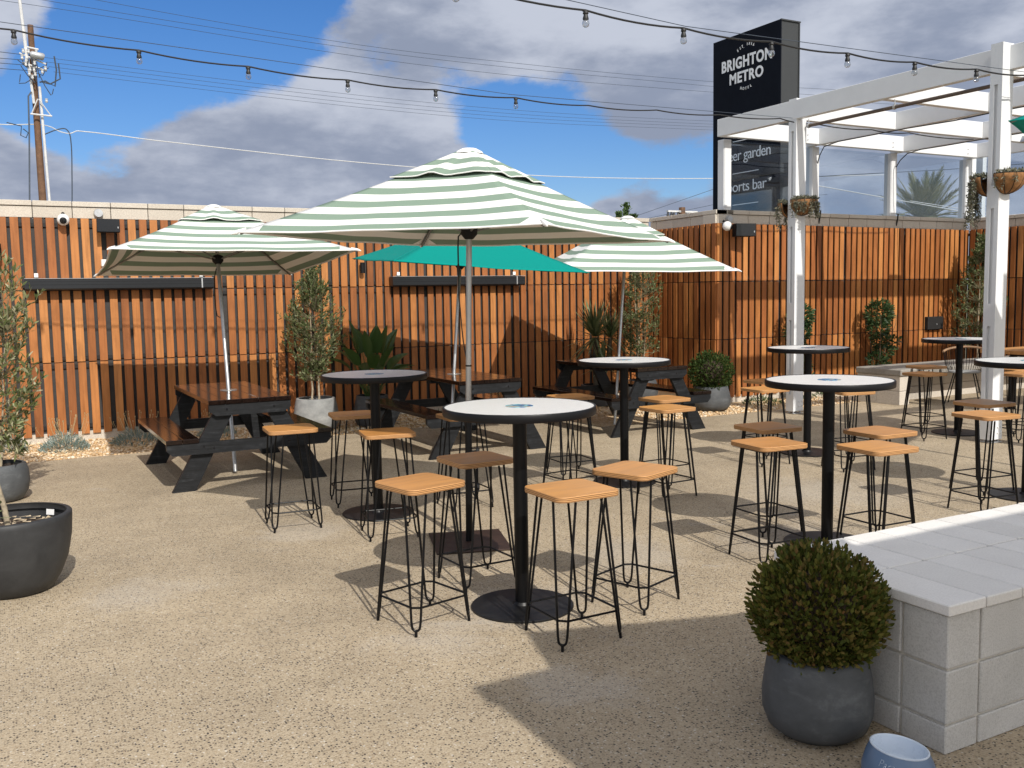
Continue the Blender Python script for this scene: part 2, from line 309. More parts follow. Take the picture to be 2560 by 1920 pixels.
# misc
m = NT('window_glass'); m.t.nodes.remove(m.b); o = m.t.nodes['Material Output']
tr = m.n('ShaderNodeBsdfTransparent'); tr.inputs[0].default_value = (.86, .90, .935, 1); gl = m.n('ShaderNodeBsdfGlossy'); gl.inputs['Roughness'].default_value = .02; gl.inputs[0].default_value = (.9, .95, 1, 1)
ms = m.n('ShaderNodeMixShader'); ms.inputs[0].default_value = .07; m.l(tr.outputs[0], ms.inputs[1]); m.l(gl.outputs[0], ms.inputs[2]); m.l(ms.outputs[0], o.inputs[0]); M['glass'] = m.m
m = NT('clear_bulb'); m.t.nodes.remove(m.b); o = m.t.nodes['Material Output']
tr = m.n('ShaderNodeBsdfTransparent'); tr.inputs[0].default_value = (.80, .82, .84, 1); gl = m.n('ShaderNodeBsdfGlossy'); gl.inputs['Roughness'].default_value = .05
lw = m.n('ShaderNodeLayerWeight'); lw.inputs[0].default_value = .5; ms = m.n('ShaderNodeMixShader'); m.l(lw.outputs[1], ms.inputs[0]); m.l(tr.outputs[0], ms.inputs[1]); m.l(gl.outputs[0], ms.inputs[2]); m.l(ms.outputs[0], o.inputs[0]); M['bulb'] = m.m
M['navy'] = plain('sign_navy', (.0045, .0065, .012), .7, 0, .12, .1, 3)
M['sign_side'] = plain('sign_side_grey', (.040, .043, .045), .55, 0, .3, .05, 3)
M['letter'] = plain('sign_letter', (.80, .82, .84), .5, 0, .4, .02)
M['cable'] = plain('black_cable', (.01, .01, .011), .5)
M['wire'] = plain('aerial_wire', (.05, .065, .09), .6)
M['white_wire'] = plain('pale_cable', (.55, .55, .54), .6)
M['pipe'] = plain('weathered_pipe', (.13, .095, .075), .5, .2)
M['galv'] = plain('galvanised_steel', (.45, .46, .47), .45, .5)
M['cam_white'] = plain('white_plastic', (.75, .74, .72), .4)
M['cam_black'] = plain('black_lens', (.01, .01, .012), .15)
m = NT('heater_body'); m.set((.020, .022, .026), .30, .3, .6); M['heater'] = m.m
M['pole_wood'] = plain('pole_timber', (.14, .075, .042), .85, var=.3, scale=8)
M['porcelain'] = plain('porcelain', (.60, .60, .60), .3)
M['label'] = plain('paper_label', (.75, .75, .75), .6)
m = NT('bowl_blue'); v = m.coords('Object'); s_ = m.n('ShaderNodeSeparateXYZ'); m.l(v, s_.inputs[0])
m.set((.11, .17, .27), .25, 0, .5); M['bowl_blue'] = m.m
M['bowl_white'] = plain('bowl_inside', (.62, .70, .80), .3, var=.02)
M['tan_cord'] = plain('tan_leather', (.30, .18, .10), .7)
M['table_wood'] = wood('dining_table_timber', [(0, (.42, .20, .07)), (1, (.50, .25, .09))], .5, 'X', .8, .4, .15)
m = NT('water'); m.set((.5, .55, .6), .03, 0, .5); M['water'] = m.m

# ------------------------------------------------------------------ mesh helpers
class MB:
    def __init__(s): s.v = []; s.f = []; s.mi = []; s.uv = None; s.cur = 0
    def add(s, vs, fs, mat=None):
        o = len(s.v); s.v += [tuple(p) for p in vs]; s.f += [tuple(i+o for i in f) for f in fs]; s.mi += [s.cur if mat is None else mat]*len(fs); return s
    def box(s, x0, x1, y0, y1, z0, z1, mat=None):
        return s.add([(x0, y0, z0), (x1, y0, z0), (x1, y1, z0), (x0, y1, z0), (x0, y0, z1), (x1, y0, z1), (x1, y1, z1), (x0, y1, z1)],
              [(0, 3, 2, 1), (4, 5, 6, 7), (0, 1, 5, 4), (1, 2, 6, 5), (2, 3, 7, 6), (3, 0, 4, 7)], mat)
    def bbox(s, x0, x1, y0, y1, z0, z1, b=.003, mat=None):          # box with chamfered edges
        c = Vector(((x0+x1)/2, (y0+y1)/2, (z0+z1)/2)); h = ((x1-x0)/2, (y1-y0)/2, (z1-z0)/2); b = min(b, min(h)*.45)
        bm = bmesh.new(); bmesh.ops.create_cube(bm, size=1)
        for w in bm.verts: w.co = Vector((w.co.x*2*h[0], w.co.y*2*h[1], w.co.z*2*h[2])) + c
        bmesh.ops.bevel(bm, geom=list(bm.edges), offset=b, segments=1, affect='EDGES'); bm.verts.index_update()
        s.add([w.co for w in bm.verts], [[w.index for w in f.verts] for f in bm.faces], mat); bm.free(); return s
    def prism(s, pts, a0, a1, axis='y', mat=None):                   # closed outline pushed along an axis
        n = len(pts); f = {'y': lambda p, a: (p[0], a, p[1]), 'x': lambda p, a: (a, p[0], p[1]), 'z': lambda p, a: (p[0], p[1], a)}[axis]
        vs = [f(p, a0) for p in pts] + [f(p, a1) for p in pts]
        return s.add(vs, [tuple(range(n)), tuple(range(2*n-1, n-1, -1))] + [(i, i+n, (i+1) % n+n, (i+1) % n) for i in range(n)], mat)
    def tube(s, pts, r, n=8, cap=True, mat=None):
        pts = [Vector(p) for p in pts]; m = len(pts); rs = r if isinstance(r, (list, tuple)) else [r]*m
        T = []
        for i in range(m):
            d = (pts[min(i+1, m-1)]-pts[max(i-1, 0)]); T.append(d.normalized() if d.length > 1e-9 else Vector((0, 0, 1)))
        a = Vector((0, 0, 1)) if abs(T[0].z) < .9 else Vector((1, 0, 0)); e = T[0].cross(a).normalized(); vs = []
        for i in range(m):
            e = (e - T[i]*e.dot(T[i])); e = e.normalized() if e.length > 1e-6 else T[i].orthogonal().normalized(); b = T[i].cross(e)
            for k in range(n):
                t = 2*math.pi*k/n; vs.append(pts[i] + (e*math.cos(t)+b*math.sin(t))*rs[i])
        fs = [(i*n+k, i*n+(k+1) % n, (i+1)*n+(k+1) % n, (i+1)*n+k) for i in range(m-1) for k in range(n)]
        if cap: fs += [tuple(range(n-1, -1, -1)), tuple((m-1)*n+k for k in range(n))]
        return s.add(vs, fs, mat)
    def lathe(s, prof, n=32, c=(0, 0), mat=None):
        vs = []; fs = []; m = len(prof)
        for (r, z) in prof:
            for k in range(n):
                t = 2*math.pi*k/n; vs.append((c[0]+r*math.cos(t), c[1]+r*math.sin(t), z))
        for i in range(m-1):
            for k in range(n): fs.append((i*n+k, i*n+(k+1) % n, (i+1)*n+(k+1) % n, (i+1)*n+k))
        return s.add(vs, fs, mat)
    def disc(s, r, z, n=32, up=True, c=(0, 0), mat=None):
        return s.add([(c[0]+r*math.cos(2*math.pi*k/n), c[1]+r*math.sin(2*math.pi*k/n), z) for k in range(n)], [tuple(range(n)) if up else tuple(range(n-1, -1, -1))], mat)
    def mesh(s, name, mats, smooth=False, angle=40):
        me = bpy.data.meshes.new(name); me.from_pydata(s.v, [], s.f)
        for mt in (mats if isinstance(mats, (list, tuple)) else [mats]): me.materials.append(mt)
        me.polygons.foreach_set('material_index', s.mi)
        if s.uv is not None:
            ul = me.uv_layers.new(name='UVMap'); vi = np.empty(len(me.loops), dtype=np.int32); me.loops.foreach_get('vertex_index', vi)
            ul.data.foreach_set('uv', np.array(s.uv, dtype=np.float32)[vi].ravel())
        me.validate(); me.update()
        if smooth:
            me.polygons.foreach_set('use_smooth', [True]*len(me.polygons))
            try: me.set_sharp_from_angle(angle=R(angle))
            except Exception: pass
        return me

def link(name, me, parent=None, loc=(0, 0, 0), rz=0, kind=None):
    o = bpy.data.objects.new(name, me); col.objects.link(o); o.location = loc; o.rotation_euler.z = rz
    if parent is not None: o.parent = parent
    if kind: o['kind'] = kind
    return o
def tag(o, label=None, cat=None, group=None, kind=None):
    if label: o['label'] = label
    if cat: o['category'] = cat
    if group: o['group'] = group
    if kind: o['kind'] = kind
    return o
def empty(name, loc, label, cat, group=None, rz=0):
    o = bpy.data.objects.new(name, None); col.objects.link(o); o.location = loc; o.rotation_euler.z = rz; o.empty_display_size = .1
    return tag(o, label, cat, group)
def copy_tree(o, parent=None):
    c = o.copy(); col.objects.link(c)
    if parent is not None: c.parent = parent
    for ch in KIDS.get(o.name, []): copy_tree(ch, c)
    return c
KIDS = {}
def reg(o):
    ch = [x for x in col.objects if x.parent == o]
    KIDS[o.name] = ch
    for x in ch:
        KIDS[x.name] = [y for y in col.objects if y.parent == x]
    return o

def quads_mesh(name, P, mat, smooth=False):
    """P: (n,k,3) array of n separate k-gons"""
    n, k, _ = P.shape; me = bpy.data.meshes.new(name); me.vertices.add(n*k); me.vertices.foreach_set('co', P.astype(np.float32).ravel())
    me.loops.add(n*k); me.loops.foreach_set('vertex_index', np.arange(n*k, dtype=np.int32))
    me.polygons.add(n); me.polygons.foreach_set('loop_start', np.arange(0, n*k, k, dtype=np.int32))
    me.materials.append(mat); me.update(calc_edges=True); me.validate()
    return me
def leaves(base, dirs, L, W, droop=.0, rs=nrg):
    """each leaf is a pointed five-corner blade"""
    n = len(base); d = dirs/np.linalg.norm(dirs, axis=1, keepdims=True)
    a = rs.normal(size=(n, 3)); s = np.cross(d, a); s /= np.linalg.norm(s, axis=1, keepdims=True)+1e-9
    L = np.broadcast_to(L, n)[:, None]; W = np.broadcast_to(W, n)[:, None]; nn = np.cross(s, d)
    dr = np.array([[0, 0, -1.0]])*droop*L
    P = np.stack([base, base+d*L*.4+s*W*.5+nn*W*.12, base+d*L*.75+s*W*.36+dr*.5, base+d*L+dr, base+d*L*.75-s*W*.36+dr*.5, base+d*L*.4-s*W*.5+nn*W*.12], 1)
    return P

# ------------------------------------------------------------------ GROUND
g = MB().add([(-900, -900, -.06), (900, -900, -.06), (900, 1500, -.06), (-900, 1500, -.06)], [(0, 1, 2, 3)])
link('ground', g.mesh('ground', M['earth']), kind='structure')
patio = link('patio', MB().add([(-8, -8, -.03), (15, -8, -.03), (15, 11.0, -.03), (-8, 11.0, -.03)], [(0, 1, 2, 3)]).mesh('patio', M['joint']), kind='structure')
xs = [-8, 6.3, 14.46]; ys = [-8, 6.70, 10.56]
for i in range(len(xs)-1):
    for j in range(len(ys)-1):
        x0, x1, y0, y1 = xs[i], xs[i+1], ys[j], ys[j+1]
        if j == len(ys)-2:
            y1 = 10.58 if x1 < 7 else 9.36
        b = .0015
        s_ = MB().bbox(x0+b, x1-b, y0+b, y1-b, -.05, 0, .0008)
        link('slab', s_.mesh('slab', M['patio']), patio)
# pebble beds along the walls
def bed(pts, z): return MB().add([(x, y, z) for x, y in pts], [tuple(range(len(pts)))])
pb = link('pebble_bed', bed([(-8, 10.58), (6.3, 10.58), (6.3, 9.35), (7.35, 8.85), (7.75, 9.35), (10.85, 9.38), (10.85, 10.5), (9.05, 10.5), (9.05, 12.1), (-8, 12.1)], -.012).mesh('pebble_bed', M['pebble_bed']), kind='structure')
def pebbles(n, boxes, rmin, rmax, name):
    ico = bmesh.new(); bmesh.ops.create_icosphere(ico, subdivisions=1, radius=1); iv = np.array([v.co[:] for v in ico.verts]); jf = np.array([[v.index for v in f.verts] for f in ico.faces]); ico.free()
    P = []
    tot = sum((b[1]-b[0])*(b[3]-b[2]) for b in boxes)
    for b in boxes:
        k = int(n*(b[1]-b[0])*(b[3]-b[2])/tot)
        x = nrg.uniform(b[0], b[1], k); y = nrg.uniform(b[2], b[3], k); r = nrg.uniform(rmin, rmax, k)
        sc3 = nrg.uniform(.6, 1.2, (k, 1, 3)); sc3[:, :, 2] *= .6
        th = nrg.uniform(0, 6.28, k); V = iv[None]*sc3*r[:, None, None]
        V = V*(1+nrg.normal(0, .08, V.shape))
        c, s2 = np.cos(th)[:, None], np.sin(th)[:, None]
        V = np.stack([V[..., 0]*c-V[..., 1]*s2, V[..., 0]*s2+V[..., 1]*c, V[..., 2]], -1) + np.stack([x, y, r*.25-.008], 1)[:, None, :]
        P.append(V)
    V = np.concatenate(P); k = len(V); me = bpy.data.meshes.new(name); fv = (jf[None]+np.arange(k)[:, None, None]*len(iv)).reshape(-1, 3)
    me.vertices.add(k*len(iv)); me.vertices.foreach_set('co', V.astype(np.float32).ravel()); me.loops.add(fv.size); me.loops.foreach_set('vertex_index', fv.ravel().astype(np.int32))
    me.polygons.add(len(fv)); me.polygons.foreach_set('loop_start', np.arange(0, fv.size, 3, dtype=np.int32)); me.materials.append(M['pebbles']); me.update(calc_edges=True); me.validate()
    return me
tag(link('gravel', pebbles(9000, [(-.5, 6.3, 10.6, 12.0), (7.8, 10.7, 9.4, 10.2), (6.4, 8.9, 10.2, 12.0), (7.3, 7.9, 9.35, 10.2)], .008, .024, 'gravel')), kind='stuff')

# ------------------------------------------------------------------ BOUNDARY WALLS with hardwood slats
ROWS = [(.07, .905), (.915, 1.735), (1.745, 2.56)]
SLW, PITCH = .085, .1212
slat_me = []
for (z0, z1) in ROWS:
    b = MB().bbox(-SLW/2, SLW/2, -.011, .011, 0, z1-z0, .0025); slat_me.append(b.mesh('slat', M['slat']))
cap_me = {}
def block_mesh(l, d, hgt, mat, name):
    key = (round(l, 3), d, hgt, name)
    if key not in cap_me: cap_me[key] = MB().bbox(0, l-.007, 0, d, 0, hgt, .004).mesh(name, mat)
    return cap_me[key]
def wall_run(name, origin, rz, length, label, phase=0, left_join=False, block_start=0, solid=None, s0=0):
    """local x runs along the wall, local -y faces the courtyard"""
    w = empty(name, origin, label, 'wall', rz=rz)
    sl = solid or length
    link('wall_core', MB().box(s0, sl, .062, .30, -.05, 2.556).mesh('wall_core', M['mortar']), w)
    link('plinth', MB().bbox(s0*.3, sl, .018, .060, -.04, .095, .004).mesh('plinth', M['cream']), w)
    link('backing_board', MB().box(s0, sl+(.035 if solid else 0), .034, .060, .10, 2.55).mesh('backing_board', M['backing']), w)
    rl = MB()
    for z in (.16, .86, .955, 1.69, 1.79, 2.48): rl.box(s0*.5, sl+(.03 if solid else 0), .0125, .0335, z-.022, z+.022)
    link('batten', rl.mesh('batten', M['rail']), w)
    x = phase; k = 0
    while x < length-.03:
        if k % 11 == 10: x += .018
        for j, (z0, z1) in enumerate(ROWS):
            o = link('slat', slat_me[j], w, (x+rng.uniform(-.0015, .0015), rng.uniform(-.003, .002), z0+rng.uniform(-.002, .002))); o.rotation_euler = (rng.uniform(-.001, .001), rng.uniform(-.0012, .0012), rng.uniform(-.02, .02))
        x += PITCH; k += 1
    x = 0
    first = True
    while x < length-.02:
        l = min(.41-(block_start if first else 0), length-x); first = False
        link('block', block_mesh(l, .27, .128, M['cream'], 'block'), w, (x, .03, 2.562))
        link('coping_stone', block_mesh(l, .31, .058, M['cream'], 'coping_stone'), w, (x, .012, 2.695))
        x += l
    return w
wall_run('slatted_wall', (-1.4, 12.0, 0), 0, 10.43, 'long slatted timber wall behind the picnic tables, running from the left edge of the photo', phase=.03, block_start=.23)
wall_run('slatted_wall', (9.0, 12.0, 0), -math.pi/2, 1.575, 'short shaded return of slatted timber wall in the middle, between inner and outer corner', phase=.055, block_start=.26, solid=1.50)
wall_run('slatted_wall', (9.0, 10.42, 0), 0, 5.50, 'slatted timber wall under the glass screen with two climbing shrubs against it', phase=.05, block_start=.20, s0=.064)
wall_run('slatted_wall', (14.46, 10.40, 0), -math.pi/2, 6.5, 'slatted timber wall at the right edge behind the second white post', phase=.10)

# ------------------------------------------------------------------ PERGOLA
perg = empty('pergola', (9.0, 10.4, 0), 'white steel pergola with a square grid of roof beams on the right side', 'pergola')
P0 = Vector(perg.location)
def pm(mb, name, mat=None, parent=perg, **k):
    me = mb.mesh(name, mat or M['white_paint'], **k)
    o = link(name, me, parent)
    o.location = -P0 if parent is perg else (0, 0, 0)
    return o
RX = [8.96, 10.86, 12.70, 14.50]; CY = [10.30, 8.94, 7.58, 6.22, 4.86, 3.5]
for i, x in enumerate(RX):
    pm(MB().bbox(x, x+.09, 3.3, 10.56 if i else 10.37, 3.745, 3.98, .004), 'beam')
for y in CY:
    for i in range(3):
        pm(MB().bbox(RX[i]+.092, RX[i+1]-.002, y, y+.08, 3.748, 3.976, .004), 'cross_beam')
def post(x, y, z0, top, z_slots):
    b = MB(); X0, X1, Y0, Y1 = x, x+.18, y, y+.13
    b.bbox(X0+.03, X1, Y0+.002, Y1-.002, z0, top, .004)                 # body behind the slotted face
    b.box(X0, X0+.029, Y0, Y0+.045, z0, top); b.box(X0, X0+.029, Y1-.045, Y1, z0, top)
    zz = z0
    for (a, c) in z_slots:
        b.box(X0, X0+.029, Y0+.0455, Y1-.0455, zz, a); zz = c
    b.box(X0, X0+.029, Y0+.0455, Y1-.0455, zz, top-.001)
    o = pm(b, 'post')
    p = MB().bbox(X0+.01, X1+.0, Y0-.0, Y1, .004, .012, .001); 
    for (px, py) in ((X0+.03, Y0+.03), (X1-.03, Y0+.03), (X0+.03, Y1-.03), (X1-.03, Y1-.03)): p.tube([(px, py, .0), (px, py, z0)], .010, 8)
    link('base_plate', p.mesh('base_plate', M['galv']), o)
    bo = MB()
    for bx in (X0+.10, X0+.15):
        for bz in (z0+.07, z0+.13): bo.tube([(bx, Y0+.003, bz), (bx, Y0-.008, bz)], [.009, .008], 8)
    link('bolt', bo.mesh('bolt', M['white_paint']), o)
    return o
post(8.962, 8.884, .035, 4.0, [(.25, 1.215), (1.44, 2.405), (2.63, 3.6)])
post(8.845, 6.033, .035, 4.0, [(.25, 1.20), (1.43, 2.385), (2.61, 3.6)])
post(8.80, 3.10, .035, 4.0, [(.25, 1.20), (1.43, 2.385), (2.61, 3.6)])
post(14.52, 6.0, .035, 4.0, [(.25, 1.20), (1.43, 2.385), (2.61, 3.6)])
# glazed screen standing on the coping
gs = empty('glass_screen', (9.0, 10.5, 2.755), 'row of clear glass panes in white mullions standing on the coping of the slatted wall', 'glass screen')
GP = Vector(gs.location)
def gm(mb, name, mat, **k):
    o = link(name, mb.mesh(name, mat, **k), gs); o.location = -GP; return o
MX = [9.17, 10.90, 12.62, 14.46]
for x in MX: gm(MB().bbox(x, x+.14, 10.47, 10.60, 2.757, 3.744, .004).box(x+.01, x+.13, 10.462, 10.469, 2.80, 3.70), 'mullion', M['white_paint'])
gm(MB().bbox(14.62, 14.73, 10.47, 10.62, 2.757, 3.9, .004), 'mullion', M['white_paint'])
gm(MB().bbox(14.9, 15.0, 10.47, 10.62, 2.757, 3.9, .004), 'mullion', M['white_paint'])
for i in range(3):
    gm(MB().box(MX[i]+.142, MX[i+1]-.002, 10.53, 10.54, 2.765, 3.742), 'pane', M['glass'])
for i, (a, b_) in enumerate(((10.36, 8.9), (8.85, 7.4))):
    gm(MB().box(14.56, 14.57, b_, a, 2.765, 3.742), 'pane', M['glass'])
# screen bolts on beam ends
for x in (10.62, 12.45, 14.26):
    bo = MB()
    for z in (3.80, 3.87): bo.tube([(x, 10.302, z), (x, 10.290, z)], .009, 8)
    pm(bo, 'bolt', M['galv'])
pi = tag(link('curtain_pipe', MB().tube([(9.13, 8.86, 3.662), (9.13, 6.2, 3.658), (9.13, 3.4, 3.655)], .021, 12).mesh('curtain_pipe', M['pipe'], smooth=True)), 'weathered brown pipe hung beneath the outer pergola beam', 'pipe')
hg = MB()
for y in (8.84, 7.54, 6.3): hg.tube([(9.13, y, 3.63), (9.13, y, 3.75)], .006, 6); hg.tube([(9.13, y-.012, 3.66), (9.13, y+.012, 3.66)], .028, 10)
link('hanger', hg.mesh('hanger', M['galv']), pi)

# ------------------------------------------------------------------ PYLON SIGN
sg = empty('pylon_sign', (10.8, 11.8, 0), 'tall dark navy hotel sign with pale lettering rising behind the glass screen', 'sign')
def sgm(mb, name, mat, parent=sg, **k):
    o = link(name, mb.mesh(name, mat, **k), parent)
    if parent is sg: o.location = -Vector(sg.location)
    return o
body = sgm(MB().box(10.806, 11.17, 11.05, 12.575, 0, 5.72), 'body', M['sign_side'])
sgm(MB().box(10.79, 10.806, 11.036, 12.59, 0, 5.735), 'face_panel', M['navy'])
sgm(MB().box(10.79, 11.20, 11.03, 11.0495, 5.72, 5.74).box(11.171, 11.19, 11.035, 12.58, 0, 5.735).box(10.8061, 11.1705, 11.0505, 12.574, 5.7205, 5.738), 'trim', M['sign_side'])
def text_mesh(txt, size, bold=0, space=1.0, shear=0):
    cu = bpy.data.curves.new('lettering', 'FONT'); cu.body = txt; cu.size = size; cu.offset = bold; cu.space_character = space; cu.extrude = .002; cu.resolution_u = 4; cu.shear = shear
    ob = bpy.data.objects.new('lettering', cu); col.objects.link(ob); bpy.context.view_layer.update()
    me = bpy.data.meshes.new_from_object(ob.evaluated_get(bpy.context.evaluated_depsgraph_get())); bpy.data.objects.remove(ob); bpy.data.curves.remove(cu)
    return me
def fit_text(txt, u0, u1, v0, v1, bold=0, space=1.0, caps=True, asc=None, serif=False):
    """returns vertex/face lists with the word filling u0..u1 and v0 (baseline) .. v1 (cap height)"""
    me = text_mesh(txt, 1.0, bold, space); V = np.array([v.co[:] for v in me.vertices]); fs = [tuple(p.vertices) for p in me.polygons]
    bpy.data.meshes.remove(me)
    h = .70; V[:, 0] -= V[:, 0].min(); V[:, 0] *= (u1-u0)/V[:, 0].max(); V[:, 1] *= (v1-v0)/h
    return V, fs, u0, v0
def sign_text(parts_list, name, label):
    mb = MB()
    for (V, fs, u0, v0, rot) in parts_list:
        c, s_ = math.cos(rot), math.sin(rot); vs = []
        for x, y, z in V:
            X = x*c-y*s_; Yv = x*s_+y*c
            vs.append((10.7895-abs(z+.002)*.6, 12.59-(u0+X)+.0, v0+Yv))
        mb.add(vs, fs)
    o = sgm(mb, name, M['letter']); o['label'] = label; return o
U = lambda y: 12.59-y
def word(txt, y_l, y_r, z0, z1, bold=.012, space=1.0):
    V, fs, u, v = fit_text(txt, U(y_l), U(y_r), z0, z1, bold, space); return (V, fs, u, v, 0)
sign_text([word('BRIGHTON', 12.376, 11.224, 5.200, 5.372, .034, 1.10)], 'lettering', 'bold white word BRIGHTON')
sign_text([word('METRO', 12.185, 11.41, 4.972, 5.134, .034, 1.10)], 'lettering', 'bold white word METRO')
def arc(txt, pts, hgt, name, label):
    L_ = []
    for ch, (y, z, rot) in zip(txt, pts):
        if ch == ' ': continue
        me = text_mesh(ch, 1.0, .01); V = np.array([v.co[:] for v in me.vertices]); fs = [tuple(p.vertices) for p in me.polygons]; bpy.data.meshes.remove(me)
        V[:, 0] -= (V[:, 0].min()+V[:, 0].max())/2; V[:, 1] -= .36; V[:, :2] *= hgt/.729; V[:, 0] *= .9
        sign_text([(V, fs, U(y), z, rot)], 'letter', label+' letter '+ch)
arc('EST.1856', [(11.992, 5.478, .50), (11.938, 5.503, .38), (11.888, 5.522, .25), (11.855, 5.510, .15), (11.775, 5.536, -.05), (11.727, 5.531, -.15), (11.678, 5.518, -.28), (11.630, 5.493, -.42)], .044, 'lettering', 'small arched words EST. 1856')
arc('HOTEL', [(11.915, 4.872, -.28), (11.858, 4.856, -.14), (11.800, 4.850, 0), (11.745, 4.856, .14), (11.690, 4.872, .28)], .044, 'lettering', 'small curved word HOTEL')
sign_text([word('beer garden', 12.31, 11.235, 3.728, 3.905, -.004, .92)], 'lettering', 'white words beer garden')
sign_text([word('sports bar', 12.31, 11.315, 3.225, 3.395, -.004, .92)], 'lettering', 'white words sports bar')
for z in (3.522, 3.014, 4.04):
    sgm(MB().box(10.786, 10.7898, 11.50, 12.10, z-.006, z+.006), 'rule_line', M['letter'])

# ------------------------------------------------------------------ HIGH TABLES
def make_high_table(loc, label):
    t = empty('bar_table', loc, label, 'bar table', 'round white bar tables on black pedestals')
    link('tabletop', MB().lathe([(.0, 1.020), (.375, 1.020), (.378, 1.040), (.0, 1.0402)], 64).mesh('tabletop', M['top'], smooth=True), t)
    e = MB().lathe([(.372, 1.0), (.386, 1.001), (.3895, 1.006), (.3895, 1.037), (.387, 1.042), (.378, 1.0425), (.3775, 1.038)], 64); e.disc(.372, 1.0, 64, False)
    link('edge_band', e.mesh('edge_band', M['edge'], smooth=True), t)
    link('sticker', MB().lathe([(0, 1.0417), (.070, 1.0417), (.071, 1.0405)], 32).mesh('sticker', M['sticker']), t)
    c = MB().tube([(0, 0, .010), (0, 0, 1.0)], .036, 24); c.box(-.13, .13, -.03, .03, .985, .999); c.box(-.03, .03, -.13, .13, .984, .998)
    link('pedestal', c.mesh('pedestal', M['black'], smooth=True), t)
    link('base_disc', MB().lathe([(.263, 0), (.265, .002), (.265, .009), (.262, .012), (.05, .016), (.042, .03), (.036, .03)], 64).mesh('base_disc', M['plate'], smooth=True), t)
    return t
TT = [((2.29, 4.14, 0), 'nearest round white bar table, in the centre foreground, with three stools close in front'),
      ((2.405, 6.54, 0), 'round bar table on the left, in umbrella shade beside the potted olive'),
      ((4.60, 6.485, 0), 'round bar table in the middle distance in front of the rear picnic table'),
      ((4.53, 4.19, 0), 'large looking round bar table right of centre, behind the clipped box ball and block bench'),
      ((6.94, 6.69, 0), 'round bar table standing in front of the first white pergola post'),
      ((9.23, 6.70, 0), 'farthest round bar table, partly hidden by the second white pergola post'),
      ((6.84, 4.36, 0), 'round bar table cut off by the right edge of the photo')]
proto = make_high_table(*TT[0]); reg(proto)
for loc, lab in TT[1:]:
    c = copy_tree(proto); c.location = loc; c['label'] = lab

# ------------------------------------------------------------------ STOOLS
def make_stool(loc, rz, label):
    t = empty('bar_stool', loc, label, 'bar stool', 'square wooden stools with hairpin legs', rz)
    def rsq(h, rad, z, n=6):
        out = []
        for cx_, cy_, a0 in ((h-rad, h-rad, 0), (-h+rad, h-rad, 90), (-h+rad, -h+rad, 180), (h-rad, -h+rad, 270)):
            for k in range(n+1):
                a = R(a0+90*k/n); out.append((cx_+rad*math.cos(a), cy_+rad*math.sin(a), z))
        return out
    s = MB(); rings = [rsq(.168, .044, .676), rsq(.170, .046, .678), rsq(.170, .046, .700), rsq(.1685, .0445, .702)]
    n = len(rings[0]); vs = sum(rings, []); fs = []; 
    for i in range(len(rings)-1):
        for k in range(n): fs.append((i*n+k, i*n+(k+1) % n, (i+1)*n+(k+1) % n, (i+1)*n+k))
    s.add(vs, fs, 1); s.add(rings[-1], [tuple(range(n))], 0); s.add(rings[0], [tuple(range(n-1, -1, -1))], 1)
    link('seat', s.mesh('seat', [M['ply'], M['ply_edge']], smooth=True, angle=22), t)
    rd = .0060
    for q in range(4):
        a = R(45+90*q); dx, dy = math.cos(a), math.sin(a); tx, ty = -dy, dx
        top, foot, wt, wb = .150, .228, .052, .019
        def P(rad_, z, w): return (dx*rad_+tx*w, dy*rad_+ty*w, z)
        m_ = MB(); rf = lambda z: top+(foot-top)*(1-z/.672)
        pts = [P(rf(.668), .668, wt), P(rf(.07), .07, wb+.003), P(rf(.048), .048, wb)]
        for k in range(1, 6):
            b_ = math.pi*k/6; pts.append(P(rf(.036), .048-.020*math.sin(b_), wb*math.cos(b_)))
        pts += [P(rf(.048), .048, -wb), P(rf(.07), .07, -wb-.003), P(rf(.668), .668, -wt)]
        m_.tube(pts, rd, 8); m_.tube([P(rf(.03), .030, 0), P(rf(0), 0.0, 0)], [.0075, .007], 8)
        link('leg', m_.mesh('leg', M['black'], smooth=True), t)
    rg = []; zr = .135; rr_ = .150+(.228-.150)*(1-zr/.672)-.004
    for q in range(4):
        a = R(45+90*q); 
        for da in (-6, 6): rg.append((rr_*math.cos(a+R(da)), rr_*math.sin(a+R(da)), zr))
    rg.append(rg[0]); link('foot_rail', MB().tube(rg, .0056, 8, False).mesh('foot_rail', M['black'], smooth=True), t)
    for q in range(4):
        a = R(45+90*q); cx_, cy_ = .120*math.cos(a), .120*math.sin(a); link('mount_plate', MB().box(cx_-.03, cx_+.03, cy_-.03, cy_+.03, .670, .6755).mesh('mount_plate', M['black']), t)
    return t
